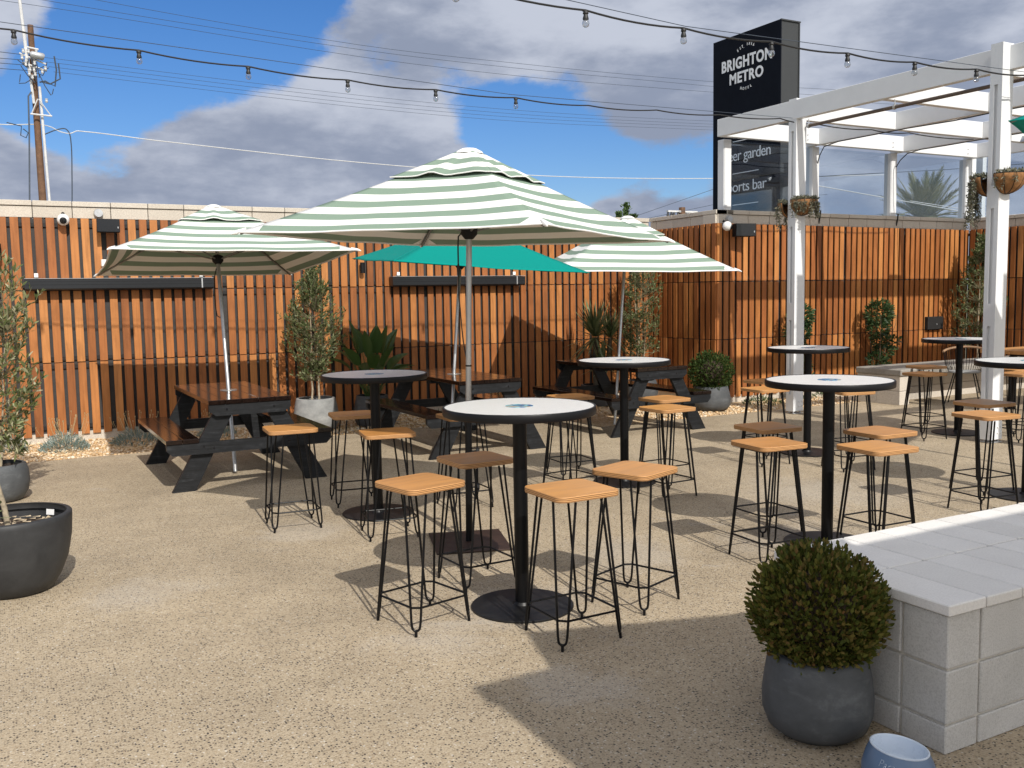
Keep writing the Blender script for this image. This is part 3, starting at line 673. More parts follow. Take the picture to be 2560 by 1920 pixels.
ST = [(1.764, 4.205, 13, 'foreground stool at lower left of the nearest table, fully in sun'),
      (2.296, 3.665, 1, 'foreground stool standing closest to the camera, in front of the nearest pedestal'),
      (2.835, 3.905, 20, 'foreground stool just right of the nearest table, its seat overlapping the stool beside it'),
      (2.290, 4.66, 3, 'stool in shade behind the silver umbrella pole, tucked left under the nearest table'),
      (1.755, 6.50, -5, 'stool standing alone in front of the first picnic table bench'),
      (2.385, 7.00, -9, 'stool behind the left round table, against the pale olive pot'),
      (2.250, 5.91, -10, 'sunlit stool just in front of the left round table pedestal'),
      (3.061, 6.42, -3, 'stool half hidden behind the left rim of the nearest table and the silver pole'),
      (4.42, 7.05, -5, 'stool behind the right rim of the nearest table, farthest left one at the middle table'),
      (4.015, 6.42, 5, 'stool mostly hidden behind the right rim of the nearest table, only its seat corner showing'),
      (4.973, 6.42, 2, 'stool right of the middle table pedestal, the rear one of that pair'),
      (4.582, 5.88, 3, 'stool right of the middle table pedestal, the front one of that pair'),
      (3.991, 4.15, -5, 'bright stool left of the big right table, the nearer of two in line'),
      (4.47, 4.66, -5, 'stool with half shaded seat left of the big right table, behind a bright one'),
      (4.393, 3.70, -3, 'stool right of the big right table pedestal, nearest to the block bench'),
      (4.89, 4.10, -2, 'stool right of the big right table, directly behind the one nearest the block bench'),
      (6.76, 7.08, 3, 'farther of two stools beside the white post, just its seat top showing at left'),
      (6.199, 6.50, -4, 'nearer stool left of the first white pergola post, seat under the table rim'),
      (6.629, 5.90, -12, 'stool seen under the big right table rim, at the table by the white post'),
      (7.22, 6.40, -8, 'stool hidden behind the right side of the big right table, only its legs showing'),
      (9.40, 7.25, -15, 'farther of two stools in front of the low concrete bench'),
      (8.614, 6.66, -5, 'nearer of two stools in front of the low concrete bench'),
      (6.76, 4.68, -6, 'brown shaded stool before the second white pergola post, behind a bright one'),
      (6.139, 4.235, -8, 'bright stool in front of the second white pergola post'),
      (9.78, 6.43, -6, 'farther of two stools right of the second white post, at the frame edge'),
      (9.30, 6.06, -6, 'nearer of two stools right of the second white post, at the frame edge')]
sp_ = make_stool((ST[0][0], ST[0][1], 0), R(ST[0][2]), ST[0][3]); reg(sp_)
for x, y, a, lab in ST[1:]:
    c = copy_tree(sp_); c.location = (x, y, 0); c.rotation_euler.z = R(a); c['label'] = lab

# ------------------------------------------------------------------ PICNIC TABLES
def make_picnic(loc, label):
    t = empty('picnic_table', loc, label, 'picnic table', 'black timber picnic tables')
    for k in range(5):
        x = -.352+.141*k
        if k == 2:
            b = MB().bbox(x, x+.137, -.875, .875, .722, .76, .003)
        else: b = MB().bbox(x, x+.137, -.875, .875, .722, .76, .003)
        link('tabletop_board', b.mesh('tabletop_board', M['board']), t)
    for s in (-1, 1):
        for k in range(2):
            x0 = .440+.134*k; x1 = x0+.130
            if s < 0: x0, x1 = -x1, -x0
            link('bench_board', MB().bbox(x0, x1, -.875, .875, .412, .45, .003).mesh('bench_board', M['board']), t)
        y0 = s*.865; y1 = s*.820; y2 = s*.775
        a, b = min(y0, y1), max(y0, y1)
        link('top_bearer', MB().prism([(-.345, .7215), (.345, .7215), (.345, .665), (.29, .625), (-.29, .625), (-.345, .665)], a, b).mesh('top_bearer', M['charred']), t)
        link('bench_bearer', MB().prism([(-.700, .4115), (.700, .4115), (.700, .36), (.655, .315), (-.655, .315), (-.700, .36)], a, b).mesh('bench_bearer', M['charred']), t)
        a, b = min(y1, y2), max(y1, y2); a += .0007; b -= .0007
        for q in (-1, 1):
            pts = [(q*.105, .72), (q*.265, .72), (q*.665, 0), (q*.475, 0)]
            if q < 0: pts = pts[::-1]
            link('leg', MB().prism(pts, a, b).mesh('leg', M['charred']), t)
        bo = MB()
        for q in (-1, 1):
            for (bx, bz) in ((.32, .36), (.40, .38), (.20, .68)): bo.tube([(q*bx, y0, bz), (q*bx, y0+s*.006, bz)], .008, 8)
        link('bolt', bo.mesh('bolt', M['cam_black']), t)
    link('brace', MB().box(-.05, .05, -.77, .77, .67, .715).mesh('brace', M['charred']), t)
    link('under_beam', MB().box(-.30, .30, -.05, .05, .675, .7213).mesh('under_beam', M['charred']), t)
    link('pole_ring', MB().lathe([(.026, .7605), (.026, .766), (.075, .765), (.078, .7605)], 32).mesh('pole_ring', M['alu'], smooth=True), t)
    return t
pt = make_picnic((1.858, 8.97, 0), 'picnic table on the left under a striped umbrella, its dark boards reflecting the wall'); reg(pt)
for loc, lab in (((4.30, 9.22, 0), 'picnic table in the centre under the teal umbrella'), ((6.565, 9.37, 0), 'picnic table on the right under the rear striped umbrella, near the yucca')):
    c = copy_tree(pt); c.location = loc; c['label'] = lab

# ------------------------------------------------------------------ UMBRELLAS
def canopy_z(u, v, a, zc, zf):
    """u,v in -1..1; pyramid with slightly hollow ridges and sagging panels"""
    r = max(abs(u), abs(v)); s = (min(abs(u), abs(v))/r if r > 1e-6 else 1)
    ridge = zc + (zf-zc)*((1-r)*.86+.14*(1-r)**2)
    sag = .030*(1-s**2)*r*1.1 - .022*(1-s*s)*math.sin(math.pi*min(1, r))*0
    return ridge + sag*(-1)*(.4+.9*math.sin(math.pi*min(1, r*.9))) + .012*(1-s*s)*r
def make_umbrella(name, base, corners, zh, zf, label, style, cap=True, floor=0.0, hole=None, seed=1):
    """corners: front-left, front-right, back-left tips of the canopy; the pole runs from the ground through hole to the crown"""
    rr2 = random.Random(seed)
    t = empty(name, (*base, 0), label, 'umbrella', 'market umbrellas' if style != 'x' else None)
    B0 = Vector((*base, 0)); FL, FR, BL = [Vector(p) for p in corners]; a = (FR-FL).length/2; zc = 0.0
    E1 = (FR-FL)/(2*a); E2 = (BL-FL)/(2*a); ax = E1.cross(E2).normalized(); C0 = (FR+BL)/2-B0
    W = lambda x, y, z: C0+E1*x+E2*y+ax*z
    crown = W(0, 0, zf-.01)
    hp = Vector(hole)-B0 if hole else None
    if hp is not None: foot = hp+(crown-hp)*((floor-hp.z)/(crown.z-hp.z))
    else: foot = Vector((0, 0, floor))
    PL = lambda z: foot.lerp(crown, (z-foot.z)/(crown.z-foot.z))
    mat = M['teal'] if style == 'teal' else M['canopy']; capm = M['teal'] if style == 'teal' else M['cap']
    # canopy: four panels
    N = 22; V = []; Fc = []; UV = []
    ph = [rr2.uniform(0, 6.28) for _ in range(8)]
    for side in range(4):
        ca, sa = math.cos(side*math.pi/2), math.sin(side*math.pi/2); off = len(V)
        for i in range(N+1):
            rr_ = .10+.90*i/N
            for j in range(N+1):
                q = -1+2*j/N
                x, y = q*rr_, -rr_
                z = canopy_z(x, y, a, zc, zf)
                z += .0035*math.sin(5*q+ph[side])*rr_*(1-q*q) + .0015*math.sin(11*q+ph[side+4])*rr_*rr_*(1-q*q)
                edge = 1.0-.018*(1-q*q)*(rr_**4)
                X, Y = x*a*(edge if False else 1), y*a*edge
                V.append(W(X*ca-Y*sa, X*sa+Y*ca, z)); UV.append((abs(q), rr_))
        for i in range(N):
            for j in range(N): k = off+i*(N+1)+j; Fc.append((k, k+1, k+N+2, k+N+1))
    mb = MB(); mb.add(V, Fc); mb.uv = UV; me = mb.mesh('canopy', mat, smooth=True, angle=30); o = link('canopy', me, t)
    sol = o.modifiers.new('thickness', 'SOLIDIFY'); sol.thickness = .0025; sol.offset = 0
    # hem roll
    hm = MB()
    for side in range(4):
        off = side*(N+1)*(N+1)+N*(N+1); hm.tube([V[off+j] for j in range(N+1)], .0045, 6)
    link('hem', hm.mesh('hem', M['teal'] if style == 'teal' else M['white_canvas'], smooth=True), t)
    # corner pockets
    if style != 'teal':
        for k in range(4):
            pk = MB()
            cx_, cy_ = ((-1, -1), (1, -1), (1, 1), (-1, 1))[k]
            p = W(cx_*a, cy_*a, zc); q1 = W(cx_*a*.90, cy_*a*.90, canopy_z(.90, .90, a, zc, zf)+.012); tip = W(cx_*a*1.022, cy_*a*1.022, zc-.010)
            pk.tube([q1.lerp(p, .6), p, tip], [.005, .013, .005], 8)
            link('corner_pocket', pk.mesh('corner_pocket', M['white_canvas'], smooth=True), t)
    if cap:
        V = []; Fc = []; UV = []; N2 = 18; k0 = .355
        for side in range(4):
            ca, sa = math.cos(side*math.pi/2), math.sin(side*math.pi/2); off = len(V)
            for i in range(N2+1):
                f = i/N2; rr_ = .035+(k0-.035)*f
                for j in range(N2+1):
                    q = -1+2*j/N2; x, y = q*rr_, -rr_
                    z = canopy_z(x, y, a, zc, zf)+.012+.014*f*f*(.35+(1-q*q)) + .011*f*math.sin(7*q+ph[side]*2)*(1-q*q)+.0035*f*math.sin(13*q+ph[side+3])*(1-q*q)
                    V.append(W(x*a*ca-y*a*sa, x*a*sa+y*a*ca, z)); UV.append((abs(q)*.5, f*.98))
            for i in range(N2):
                for j in range(N2): k = off+i*(N2+1)+j; Fc.append((k, k+1, k+N2+2, k+N2+1))
        mb = MB(); mb.add(V, Fc); mb.uv = UV; o = link('vent_cap', mb.mesh('vent_cap', capm, smooth=True, angle=30), t)
        sol = o.modifiers.new('thickness', 'SOLIDIFY'); sol.thickness = .0025
        hm = MB()
        for side in range(4):
            off = side*(N2+1)*(N2+1)+N2*(N2+1); hm.tube([V[off+j] for j in range(N2+1)], .004, 6)
        link('cap_hem', hm.mesh('cap_hem', M['teal'] if style == 'teal' else M['white_canvas'], smooth=True), t)
    zt = canopy_z(0.1, 0.1, a, zc, zf)
    fn = MB()
    prof = [(.0, zf+.006), (.045, zf+.0), (.080, zf-.018), (.090, zf-.032)]
    vs = []; fs = []
    for (r_, z) in prof:
        for k in range(16): an = 2*math.pi*k/16; vs.append(W(r_*math.cos(an), r_*math.sin(an), z))
    for i in range(3):
        for k in range(16): fs.append((i*16+k, (i+1)*16+k, (i+1)*16+(k+1) % 16, i*16+(k+1) % 16))
    fn.add(vs, fs); link('finial', fn.mesh('finial', M['teal'] if style == 'teal' else M['white_canvas'], smooth=True), t)
    # pole
    pj = MB().tube([foot, foot.lerp(crown, .5), crown], .0185, 20)
    link('pole', pj.mesh('pole', M['alu'], smooth=True), t)
    # hub, ribs, struts
    H = lambda d: PL(C0.z+zh+d)
    hb = MB(); hb.tube([H(-.05), H(-.02), H(.02), H(.035)], [.026, .052, .055, .03], 16)
    link('hub', hb.mesh('hub', M['black_matt'], smooth=True), t)
    hb = MB(); hb.tube([PL(crown.z-.08), PL(crown.z-.02)], [.045, .05], 16); link('crown_hub', hb.mesh('crown_hub', M['black_matt'], smooth=True), t)
    for k in range(4):
        cx_, cy_ = ((-1, -1), (1, -1), (1, 1), (-1, 1))[k]
        pts = [W(cx_*a*f, cy_*a*f, canopy_z(f, f, a, zc, zf)-.014) for f in (.03, .3, .6, .985)]
        rb = link('rib', MB().tube(pts, .0085, 6).mesh('rib', M['grey_pole'], smooth=True), t)
        q = .50; sp = MB().tube([H(0)+(E1*cx_+E2*cy_)*.03, W(cx_*a*q, cy_*a*q, canopy_z(q, q, a, zc, zf)-.022)], .0075, 6)
        link('strut', sp.mesh('strut', M['grey_pole'], smooth=True), rb)
    return t, PL
u1, W1 = make_umbrella('market_umbrella', (2.611, 5.422), ((1.254, 5.647, 1.991), (2.373, 3.999, 1.943), (2.903, 6.766, 1.992)), .036, .545, 'nearest sage striped umbrella over the centre, standing on a square brown plate', 'stripe', floor=.80, hole=(2.618, 5.411, .80), seed=3)
bp = MB().bbox(-.24, .24, -.26, .26, 0.002, .012, .002)
o = link('base_plate', bp.mesh('base_plate', M['rust_plate']), u1, rz=R(-18))
bt = MB().tube([(0, 0, .012), W1(.80)], .0225, 20)
link('base_tube', bt.mesh('base_tube', M['black'], smooth=True), u1)
for z in (.60, .36):
    kb = MB(); p = W1(z) if z > .8 else Vector((0, 0, .012)).lerp(W1(.80), z/.8); kb.tube([p+rr*.02, p+rr*.055], .006, 6); kb.tube([p+rr*.045, p+rr*.05, p+rr*.066, p+rr*.07], [.012, .024, .024, .014], 8)
    link('clamp_knob', kb.mesh('clamp_knob', M['black_matt'], smooth=True), u1)
bd = MB().tube([W1(1.15), W1(1.16)], .0195, 20); link('pole_band', bd.mesh('pole_band', M['black'], smooth=True), u1)
cp = [W1(1.985)-rr*.02, W1(1.99)-rr*.05, W1(1.97)-rr*.067, W1(1.90)-rr*.069, W1(1.75)-rr*.066, W1(1.60)-rr*.062]
cd = MB().tube(cp, .0055, 6); cd.tube([W1(1.80)-rr*.067, W1(1.77)-rr*.067, W1(1.73)-rr*.065], [.006, .011, .006], 8)
pts = [W1(1.60)-rr*.062]
for k in range(1, 13):
    f = k/12; pts.append(W1(1.60-.42*f)-rr*(.062-.012*math.sin(f*3.1))+rr*(.055*f**3))
cd.tube(pts, .004, 6); link('cord', cd.mesh('cord', M['cable'], smooth=True), u1)
u2, W2 = make_umbrella('market_umbrella', (1.86, 8.974), ((.815, 8.13, 2.02), (2.85, 8.08, 2.022), (.93, 10.75, 1.878)), .04, .56, 'sage striped umbrella at the left, standing through the left picnic table', 'stripe', floor=.02, hole=(1.858, 8.97, .76), seed=8)
q_ = [W2(1.90)-rr*.02, W2(1.80)-rr*.05, W2(1.55)-rr*.06, W2(1.45)-rr*.05, W2(1.42)+rr*.0]; cd = MB().tube(q_, .005, 6); link('cord', cd.mesh('cord', M['cable'], smooth=True), u2)
u4, W4 = make_umbrella('market_umbrella', (4.294, 9.232), ((3.264, 8.262, 1.934), (5.246, 7.984, 1.81), (3.80, 10.96, 2.07)), .0, .50, 'plain teal umbrella in the centre, partly hidden behind the nearest striped one', 'teal', cap=True, floor=.02, hole=(4.30, 9.22, .76), seed=5)
u3, W3 = make_umbrella('market_umbrella', (6.60, 9.35), ((5.296, 8.768, 1.853), (7.099, 7.855, 1.822), (6.50, 11.18, 1.97)), .07, .635, 'sage striped umbrella at the rear right, its tip reaching the wall corner', 'stripe', floor=.02, hole=(6.565, 9.37, .76), seed=12)
# unseen shade casters, an added small canopy and a veranda, behind the photographer's right shoulder: only their shade reaches the picture
u5, W5 = make_umbrella('market_umbrella', (2.29, -.12), ((1.93, .57, 2.60), (2.98, .245, 2.60), (1.605, -.48, 2.60)), .04, .30, 'small canopy added out of frame beside the block bench, seen only by its shade', 'stripe', floor=.02, seed=14)
vr = empty('veranda', (3, -3, 0), 'veranda roof out of frame behind the block bench, seen only by its straight shade', 'veranda')
for nm, mb in (('roof', MB().box(1.42, 6.0, -2.6, -.36, 2.90, 3.0)), ('fascia', MB().box(1.40, 6.0, -.359, -.34, 2.86, 3.0)), ('post', MB().box(1.5, 1.62, -2.55, -2.43, 0, 2.899)), ('post', MB().box(5.8, 5.92, -2.55, -2.43, 0, 2.899)), ('post', MB().box(5.8, 5.92, -.6, -.48, 0, 2.899))):
    o = link(nm, mb.mesh(nm, M['white_paint']), vr); o.location = (-3, 3, 0)
tl = make_umbrella('market_umbrella', (7.87, 4.0), ((7.42, 2.73, 2.85), (9.13, 3.55, 2.85), (6.60, 4.44, 2.81)), .04, .50, 'dark teal umbrella tip entering at the right edge in front of the second white post', 'teal', cap=False, floor=.02, seed=15)

# ------------------------------------------------------------------ BLOCK BENCH (front right)
bb = empty('block_bench', (2.754, 2.008, 0), 'long grey concrete block bench with pale pavers on top in the right foreground', 'bench')
BX, BY = 2.754, 2.008
def bbm(mb, name, mat): o = link(name, mb.mesh(name, mat), bb); o.location = (-BX, -BY, 0); return o
bbm(MB().box(BX+.022, 7.48, BY+.022, 2.80, -.03, .492), 'core', M['mortar'])
courses = [(0.0, .098), (.108, .294), (.304, .490)]
for ci, (z0, z1) in enumerate(courses):
    xx = [BX+.012, BX+.186]+[BX+.186+.40*k for k in range(1, 12)]
    for k in range(len(xx)-1):
        a, b = xx[k]+(.005 if k else 0), xx[k+1]-.005
        if b-a < .03: continue
        j = rng.uniform(-.0015, .0015)
        bbm(MB().bbox(a, b, BY+.012+j, BY+(.194 if k == 0 else .10), z0, z1, .004), 'block', M['grey_block'])
    ye = [BY+.199, BY+.594, BY+.80]
    for k in range(2):
        a, b = ye[k]+.005, ye[k+1]-.005; j = rng.uniform(-.001, .001)
        bbm(MB().bbox(BX+.012+j, BX+.10, a, b, z0, z1, .004), 'block', M['grey_block'])
for r_ in range(2):
    y0 = BY+.415*r_; y1 = y0+.409
    for k in range(24):
        x0 = BX+.2015*k; z = rng.uniform(-.0012, .0012)
        bbm(MB().bbox(x0+.002, x0+.1965, y0+.002, y1, .4925, .531+z, .004), 'paver', M['paver'])

# ------------------------------------------------------------------ LOW BENCH (far right)
lb = empty('low_bench', (10.78, 8.72, 0), 'low pale block bench with grey cap along the far slatted wall', 'bench')
def lbm(mb, name, mat): o = link(name, mb.mesh(name, mat), lb); o.location = (-10.78, -8.72, 0); return o
for z0, z1 in ((0, .19), (.195, .40)):
    x = 11.0
    while x < 14.3:
        lbm(MB().bbox(x+.003, min(x+.397, 14.4), 9.10, 9.46, z0, z1, .004), 'block', M['cream']); x += .40
    for (a, b) in ((8.73, 9.125), (9.13, 9.46)): lbm(MB().bbox(10.79, 10.985, a, b, z0, z1, .004), 'block', M['cream'])
for k, (x0, x1) in enumerate(((10.77, 11.18), (11.18, 12.9), (12.9, 14.42))):
    lbm(MB().bbox(x0+.003, x1-.003, 8.70, 9.48, .403, .492, .012), 'cap', M['far_cap'])

# ------------------------------------------------------------------ POTS & PLANTS
def pot(parent, prof_out, thick, mat, soil_z, soil_r, soil_mat='soil'):
    n = 48; pr = prof_out; inn = [(max(r-thick, .01), z) for r, z in reversed(pr) if z >= soil_z-.03]
    b = MB().lathe(pr+inn, n); b.disc(pr[0][0], pr[0][1], n, False)
    link('pot', b.mesh('pot', mat, smooth=True, angle=50), parent)
    k = MB(); vs = [(0, 0, soil_z+.01)]; m_ = 24
    for i in range(1, 5):
        for j in range(m_):
            a = 2*math.pi*j/m_; vs.append((soil_r*i/4*math.cos(a), soil_r*i/4*math.sin(a), soil_z+rng.uniform(-.006, .010)))
    fs = [(0, 1+j, 1+(j+1) % m_) for j in range(m_)]
    for i in range(3):
        for j in range(m_): fs.append((1+i*m_+j, 1+(i+1)*m_+j, 1+(i+1)*m_+(j+1) % m_, 1+i*m_+(j+1) % m_))
    k.add(vs, fs); link('soil', k.mesh('soil', M[soil_mat]), parent)
def branch_pts(p0, d, L, n, wob, up=0.0):
    pts = [Vector(p0)]; d = Vector(d).normalized()
    for i in range(n):
        d = (d+Vector((rng.gauss(0, wob), rng.gauss(0, wob), rng.gauss(0, wob*.6)+up))).normalized(); pts.append(pts[-1]+d*(L/n))
    return pts
def olive(parent, stems, crown, ntw, leaf_l, leaf_w, mat, spread=.5, lpt=14):
    """stems: list of (base, lean, height, radius); crown(z)->radius about the axis, between z0 and z1"""
    z0, z1, rad, axis = crown
    tr = MB(); tw = MB(); B = []; D = []
    stem_pts = []
    for base, lean, hgt, r_ in stems:
        pts = [Vector(base)]; n = 9
        for i in range(1, n+1):
            f = i/n; pts.append(Vector(base)+Vector((lean[0]*f+rng.gauss(0, .008), lean[1]*f+rng.gauss(0, .008), hgt*f)))
        tr.tube(pts, [r_*(1-.75*i/n) for i in range(n+1)], 8); stem_pts.append(pts)
    for k in range(ntw):
        z = z0+(z1-z0)*(rng.random()**.9); a = rng.uniform(0, 2*math.pi); rr_ = rad(z)*(.35+.65*math.sqrt(rng.random()))
        ax_ = Vector(axis(z)); tip = Vector((ax_.x+rr_*math.cos(a), ax_.y+rr_*math.sin(a), z))
        pts = rng.choice(stem_pts); zs = z-rr_*rng.uniform(.4, .9)
        st = min(pts, key=lambda p: abs(p.z-max(zs, pts[0].z+.25*(pts[-1].z-pts[0].z)))); L = (tip-st).length
        mid = st.lerp(tip, .5)+Vector((rng.gauss(0, .03), rng.gauss(0, .03), rng.gauss(0, .03)-.02*L)); end = tip+Vector((math.cos(a)*.02, math.sin(a)*.02, .05))
        seg = [st, st.lerp(mid, .5), mid, mid.lerp(tip, .5), tip, end]
        tw.tube(seg, [.0045, .004, .003, .0024, .0018, .001], 4, False)
        for q in range(lpt):
            f = rng.uniform(.42, 1.0); i = min(int(f*5), 4); p = seg[i].lerp(seg[i+1], f*5-i); dr = (seg[i+1]-seg[i]).normalized()
            sd_ = Vector((rng.gauss(0, 1), rng.gauss(0, 1), rng.gauss(0, 1))).normalized()
            B.append(p); D.append(dr*.8+sd_*.75+Vector((0, 0, .25)))
    link('trunk', tr.mesh('trunk', M['bark'], smooth=True), parent); link('twigs', tw.mesh('twigs', M['twig']), parent)
    B = np.array([b[:] for b in B]); D = np.array([d[:] for d in D]); n = len(B)
    link('foliage', quads_mesh('foliage', leaves(B, D, nrg.uniform(leaf_l*.65, leaf_l*1.15, n), nrg.uniform(leaf_w*.7, leaf_w*1.2, n), .08), M[mat]), parent)

# black tub bottom-left
p1 = empty('potted_sapling', (-.005, 5.87, 0), 'large round black tub at the left edge with a thin sapling and wood chips', 'potted plant')
pot(p1, [(.17, 0), (.20, .01), (.245, .08), (.285, .18), (.308, .30), (.315, .40), (.315, .425), (.309, .432)], .022, M['pot_black'], .345, .288, 'soil')
ch = MB()
for k in range(70):
    a = rng.uniform(0, 6.28); r_ = .27*math.sqrt(rng.random()); l = rng.uniform(.01, .035); w_ = rng.uniform(.004, .010); t_ = rng.uniform(0, 3.14); x, y = r_*math.cos(a), r_*math.sin(a)
    dx, dy = math.cos(t_), math.sin(t_); z = .356+rng.uniform(0, .008)
    ch.add([(x-dx*l-dy*w_, y-dy*l+dx*w_, z), (x+dx*l-dy*w_, y+dy*l+dx*w_, z+rng.uniform(0, .006)), (x+dx*l+dy*w_, y+dy*l-dx*w_, z), (x-dx*l+dy*w_, y-dy*l-dx*w_, z+.003)], [(0, 1, 2, 3)])
link('wood_chips', ch.mesh('wood_chips', M['chips']), p1, kind='stuff')
link('paper_label', MB().add([(.187, .2075, .365), (.226, .166, .365), (.2285, .169, .398), (.1895, .2105, .398)], [(0, 1, 2, 3)]).mesh('paper_label', M['label']), p1)
olive(p1, [((-.01, -.04, .35), (-.16, -.10, 1.15), 1.15, .016)], (.95, 1.75, lambda z: .26, lambda z: (-.30, -.1, 0)), 60, .05, .011, 'olive_pale')
lf = leaves(np.array([[-.07, -.06, .50], [-.06, -.06, .47], [-.08, -.05, .46], [-.05, -.07, .52], [-.06, -.1, .44]]), nrg.normal(size=(5, 3))*[1, 1, .4], .075, .02)
link('low_leaves', quads_mesh('low_leaves', lf, M['olive_leaf']), p1)
# grey pot with tall loose olive, left edge
p2 = empty('potted_olive', (-.07, 8.66, 0), 'tall loose olive in a small grey pot at the left edge, growing past the heater', 'potted tree')
pot(p2, [(.14, 0), (.175, .012), (.215, .08), (.23, .16), (.222, .25), (.205, .30), (.198, .304)], .02, M['pot_grey'], .27, .185)
olive(p2, [((0, 0, .27), (-.05, .02, 1.5), 1.5, .014), ((.02, .02, .27), (.10, -.03, 1.1), 1.1, .011)],
      (.34, 2.0, lambda z: .30 if z < .9 else (.36 if z < 1.7 else .36-.6*(z-1.7)), lambda z: (-.02+.05*math.sin(z*9), 0, 0)), 250, .075, .017, 'olive_pale', lpt=15)
# pale pot with dense olive
p3 = empty('potted_olive', (3.385, 11.30, 0), 'dense cone shaped olive in a pale grey pot behind the left round table', 'potted tree')
pot(p3, [(.20, 0), (.245, .012), (.275, .09), (.278, .16), (.255, .30), (.238, .375), (.228, .38)], .022, M['pot_pale'], .34, .215)
olive(p3, [((-.05, 0, .34), (.03, 0, 1.25), 1.3, .013), ((.05, .02, .34), (-.02, 0, 1.2), 1.1, .014)],
      (.60, 2.00, lambda z: ((.20+.10*math.sin(z*31)) if z < .95 else (.38+.05*math.sin(z*19)) if z < 1.4 else max(.03, .36*(1-((z-1.4)/.62)**1.1)+.04*math.sin(z*23))), lambda z: (.01, 0, 0)), 380, .056, .014, 'olive_leaf', lpt=15)
# strelitzia
p4 = empty('potted_strelitzia', (4.08, 11.2, 0), 'broad leaved plant in a round grey pot in shade behind the left round table', 'potted plant')
pot(p4, [(.16, 0), (.20, .01), (.235, .10), (.235, .20), (.205, .33), (.195, .375), (.188, .378)], .02, M['pot_grey'], .34, .175)
def blade(p0, d, L, W_, bend, stem, seed):
    r_ = random.Random(seed); d = Vector(d).normalized(); side = d.cross(Vector((0, 0, 1))).normalized(); side = (side+Vector((r_.gauss(0, .3), r_.gauss(0, .3), r_.gauss(0, .3)))).normalized()
    b = MB(); pts = [Vector(p0)]; n = 6; dd = Vector((d.x*.35, d.y*.35, 1)).normalized()
    for i in range(n): dd = (dd+d*.10).normalized(); pts.append(pts[-1]+dd*stem/n)
    b.tube(pts, [.008-.0007*i for i in range(n+1)], 6, False)
    vs = []; m_ = 9; p = pts[-1]; dd = (dd+d*.4).normalized(); up = side.cross(dd).normalized()
    for i in range(m_+1):
        f = i/m_; w = W_*math.sin(math.pi*min(1, (f*.93+.07)**.8))**.8 if f < 1 else 0; w = max(w, .001)
        s2 = (side - dd*side.dot(dd)).normalized(); up = s2.cross(dd)
        vs += [p-s2*w*.5+up*w*.16, p, p+s2*w*.5+up*w*.16]
        dd = (dd+Vector((0, 0, -bend/m_))+d*.03).normalized(); p = p+dd*L/m_
    b.add(vs, sum([[(3*i, 3*i+1, 3*i+4, 3*i+3), (3*i+1, 3*i+2, 3*i+5, 3*i+4)] for i in range(m_)], []))
    return b
k = 0
for q in range(30):
    a = q*137.5; ring = q/30; L = rng.uniform(.30, .42); st = .62-.42*ring+rng.uniform(-.06, .06); bd = .3+1.2*ring
    an = R(a+rng.uniform(-8, 8)); out = .25+.75*ring; p0 = (.07*math.cos(an), .07*math.sin(an), .34)
    link('leaf', blade(p0, (math.cos(an)*out, math.sin(an)*out, .9*(1-ring)), L, rng.uniform(.13, .18), bd, st, 100+k).mesh('leaf', M['strel_leaf'], smooth=True), p4); k += 1
# yucca
p5 = empty('yucca', (7.50, 11.25, 0), 'spiky yucca with sword shaped leaves beside the rear right umbrella pole', 'plant')
pot(p5, [(.17, 0), (.22, .01), (.25, .12), (.24, .24), (.22, .30), (.21, .302)], .02, M['pot_grey'], .27, .19)
def rosette(c, n, Lr, W_, seed, lo=-.35):
    r_ = np.random.RandomState(seed); Ps = []
    for i in range(n):
        a = r_.uniform(0, 6.28); e = r_.uniform(lo, 1.35) if i > n*.3 else r_.uniform(.8, 1.5); d = np.array([math.cos(a)*math.cos(e), math.sin(a)*math.cos(e), math.sin(e)]); s = np.array([-math.sin(a), math.cos(a), 0]); L = r_.uniform(*Lr)
        p = np.array(c)+d*.03; q = []; m_ = 4; w = [W_*.6, W_, W_*.9, W_*.55, .001]; dd = d.copy()
        for j in range(m_+1): q.append((p-s*w[j]/2, p+s*w[j]/2)); dd = dd+np.array([0, 0, -.055*(1-e*.5)]); dd /= np.linalg.norm(dd); p = p+dd*L/m_
        for j in range(m_): Ps.append([q[j][0], q[j][1], q[j+1][1], q[j+1][0]])
    return np.array(Ps)
tk = MB().tube([(0, 0, .27), (-.02, 0, .6), (-.03, -.02, .98)], [.05, .045, .035], 10); tk.tube([(.05, .02, .27), (.2, .02, .55), (.26, .03, .95)], [.04, .035, .03], 10)
link('trunk', tk.mesh('trunk', M['dark_bark'], smooth=True), p5)
link('leaves', quads_mesh('leaves', np.concatenate([rosette((-.03, -.02, .98), 85, (.40, .62), .036, 3, -.7), rosette((.27, .03, .95), 60, (.36, .5), .034, 5, -.6), rosette((.02, -.1, .55), 45, (.3, .45), .034, 6, -.2)]), M['yucca_leaf']), p5)
# olive by the rear right wall corner
p6 = empty('potted_olive', (8.40, 11.40, 0), 'sparse olive in the inner wall corner beside the yucca', 'potted tree')
pot(p6, [(.17, 0), (.22, .01), (.25, .12), (.24, .24), (.22, .30), (.21, .302)], .02, M['pot_grey'], .27, .19)
olive(p6, [((-.02, 0, .27), (-.1, 0, 1.3), 1.6, .013), ((.03, 0, .27), (.08, 0, 1.0), 1.3, .011), ((.0, .03, .27), (.02, .03, 1.0), 1.4, .010)],
      (.72, 2.15, lambda z: .27 if z < 1.2 else .30 if z < 1.8 else .30-.5*(z-1.8), lambda z: (0, 0, 0)), 240, .056, .015, 'olive_leaf', lpt=16)
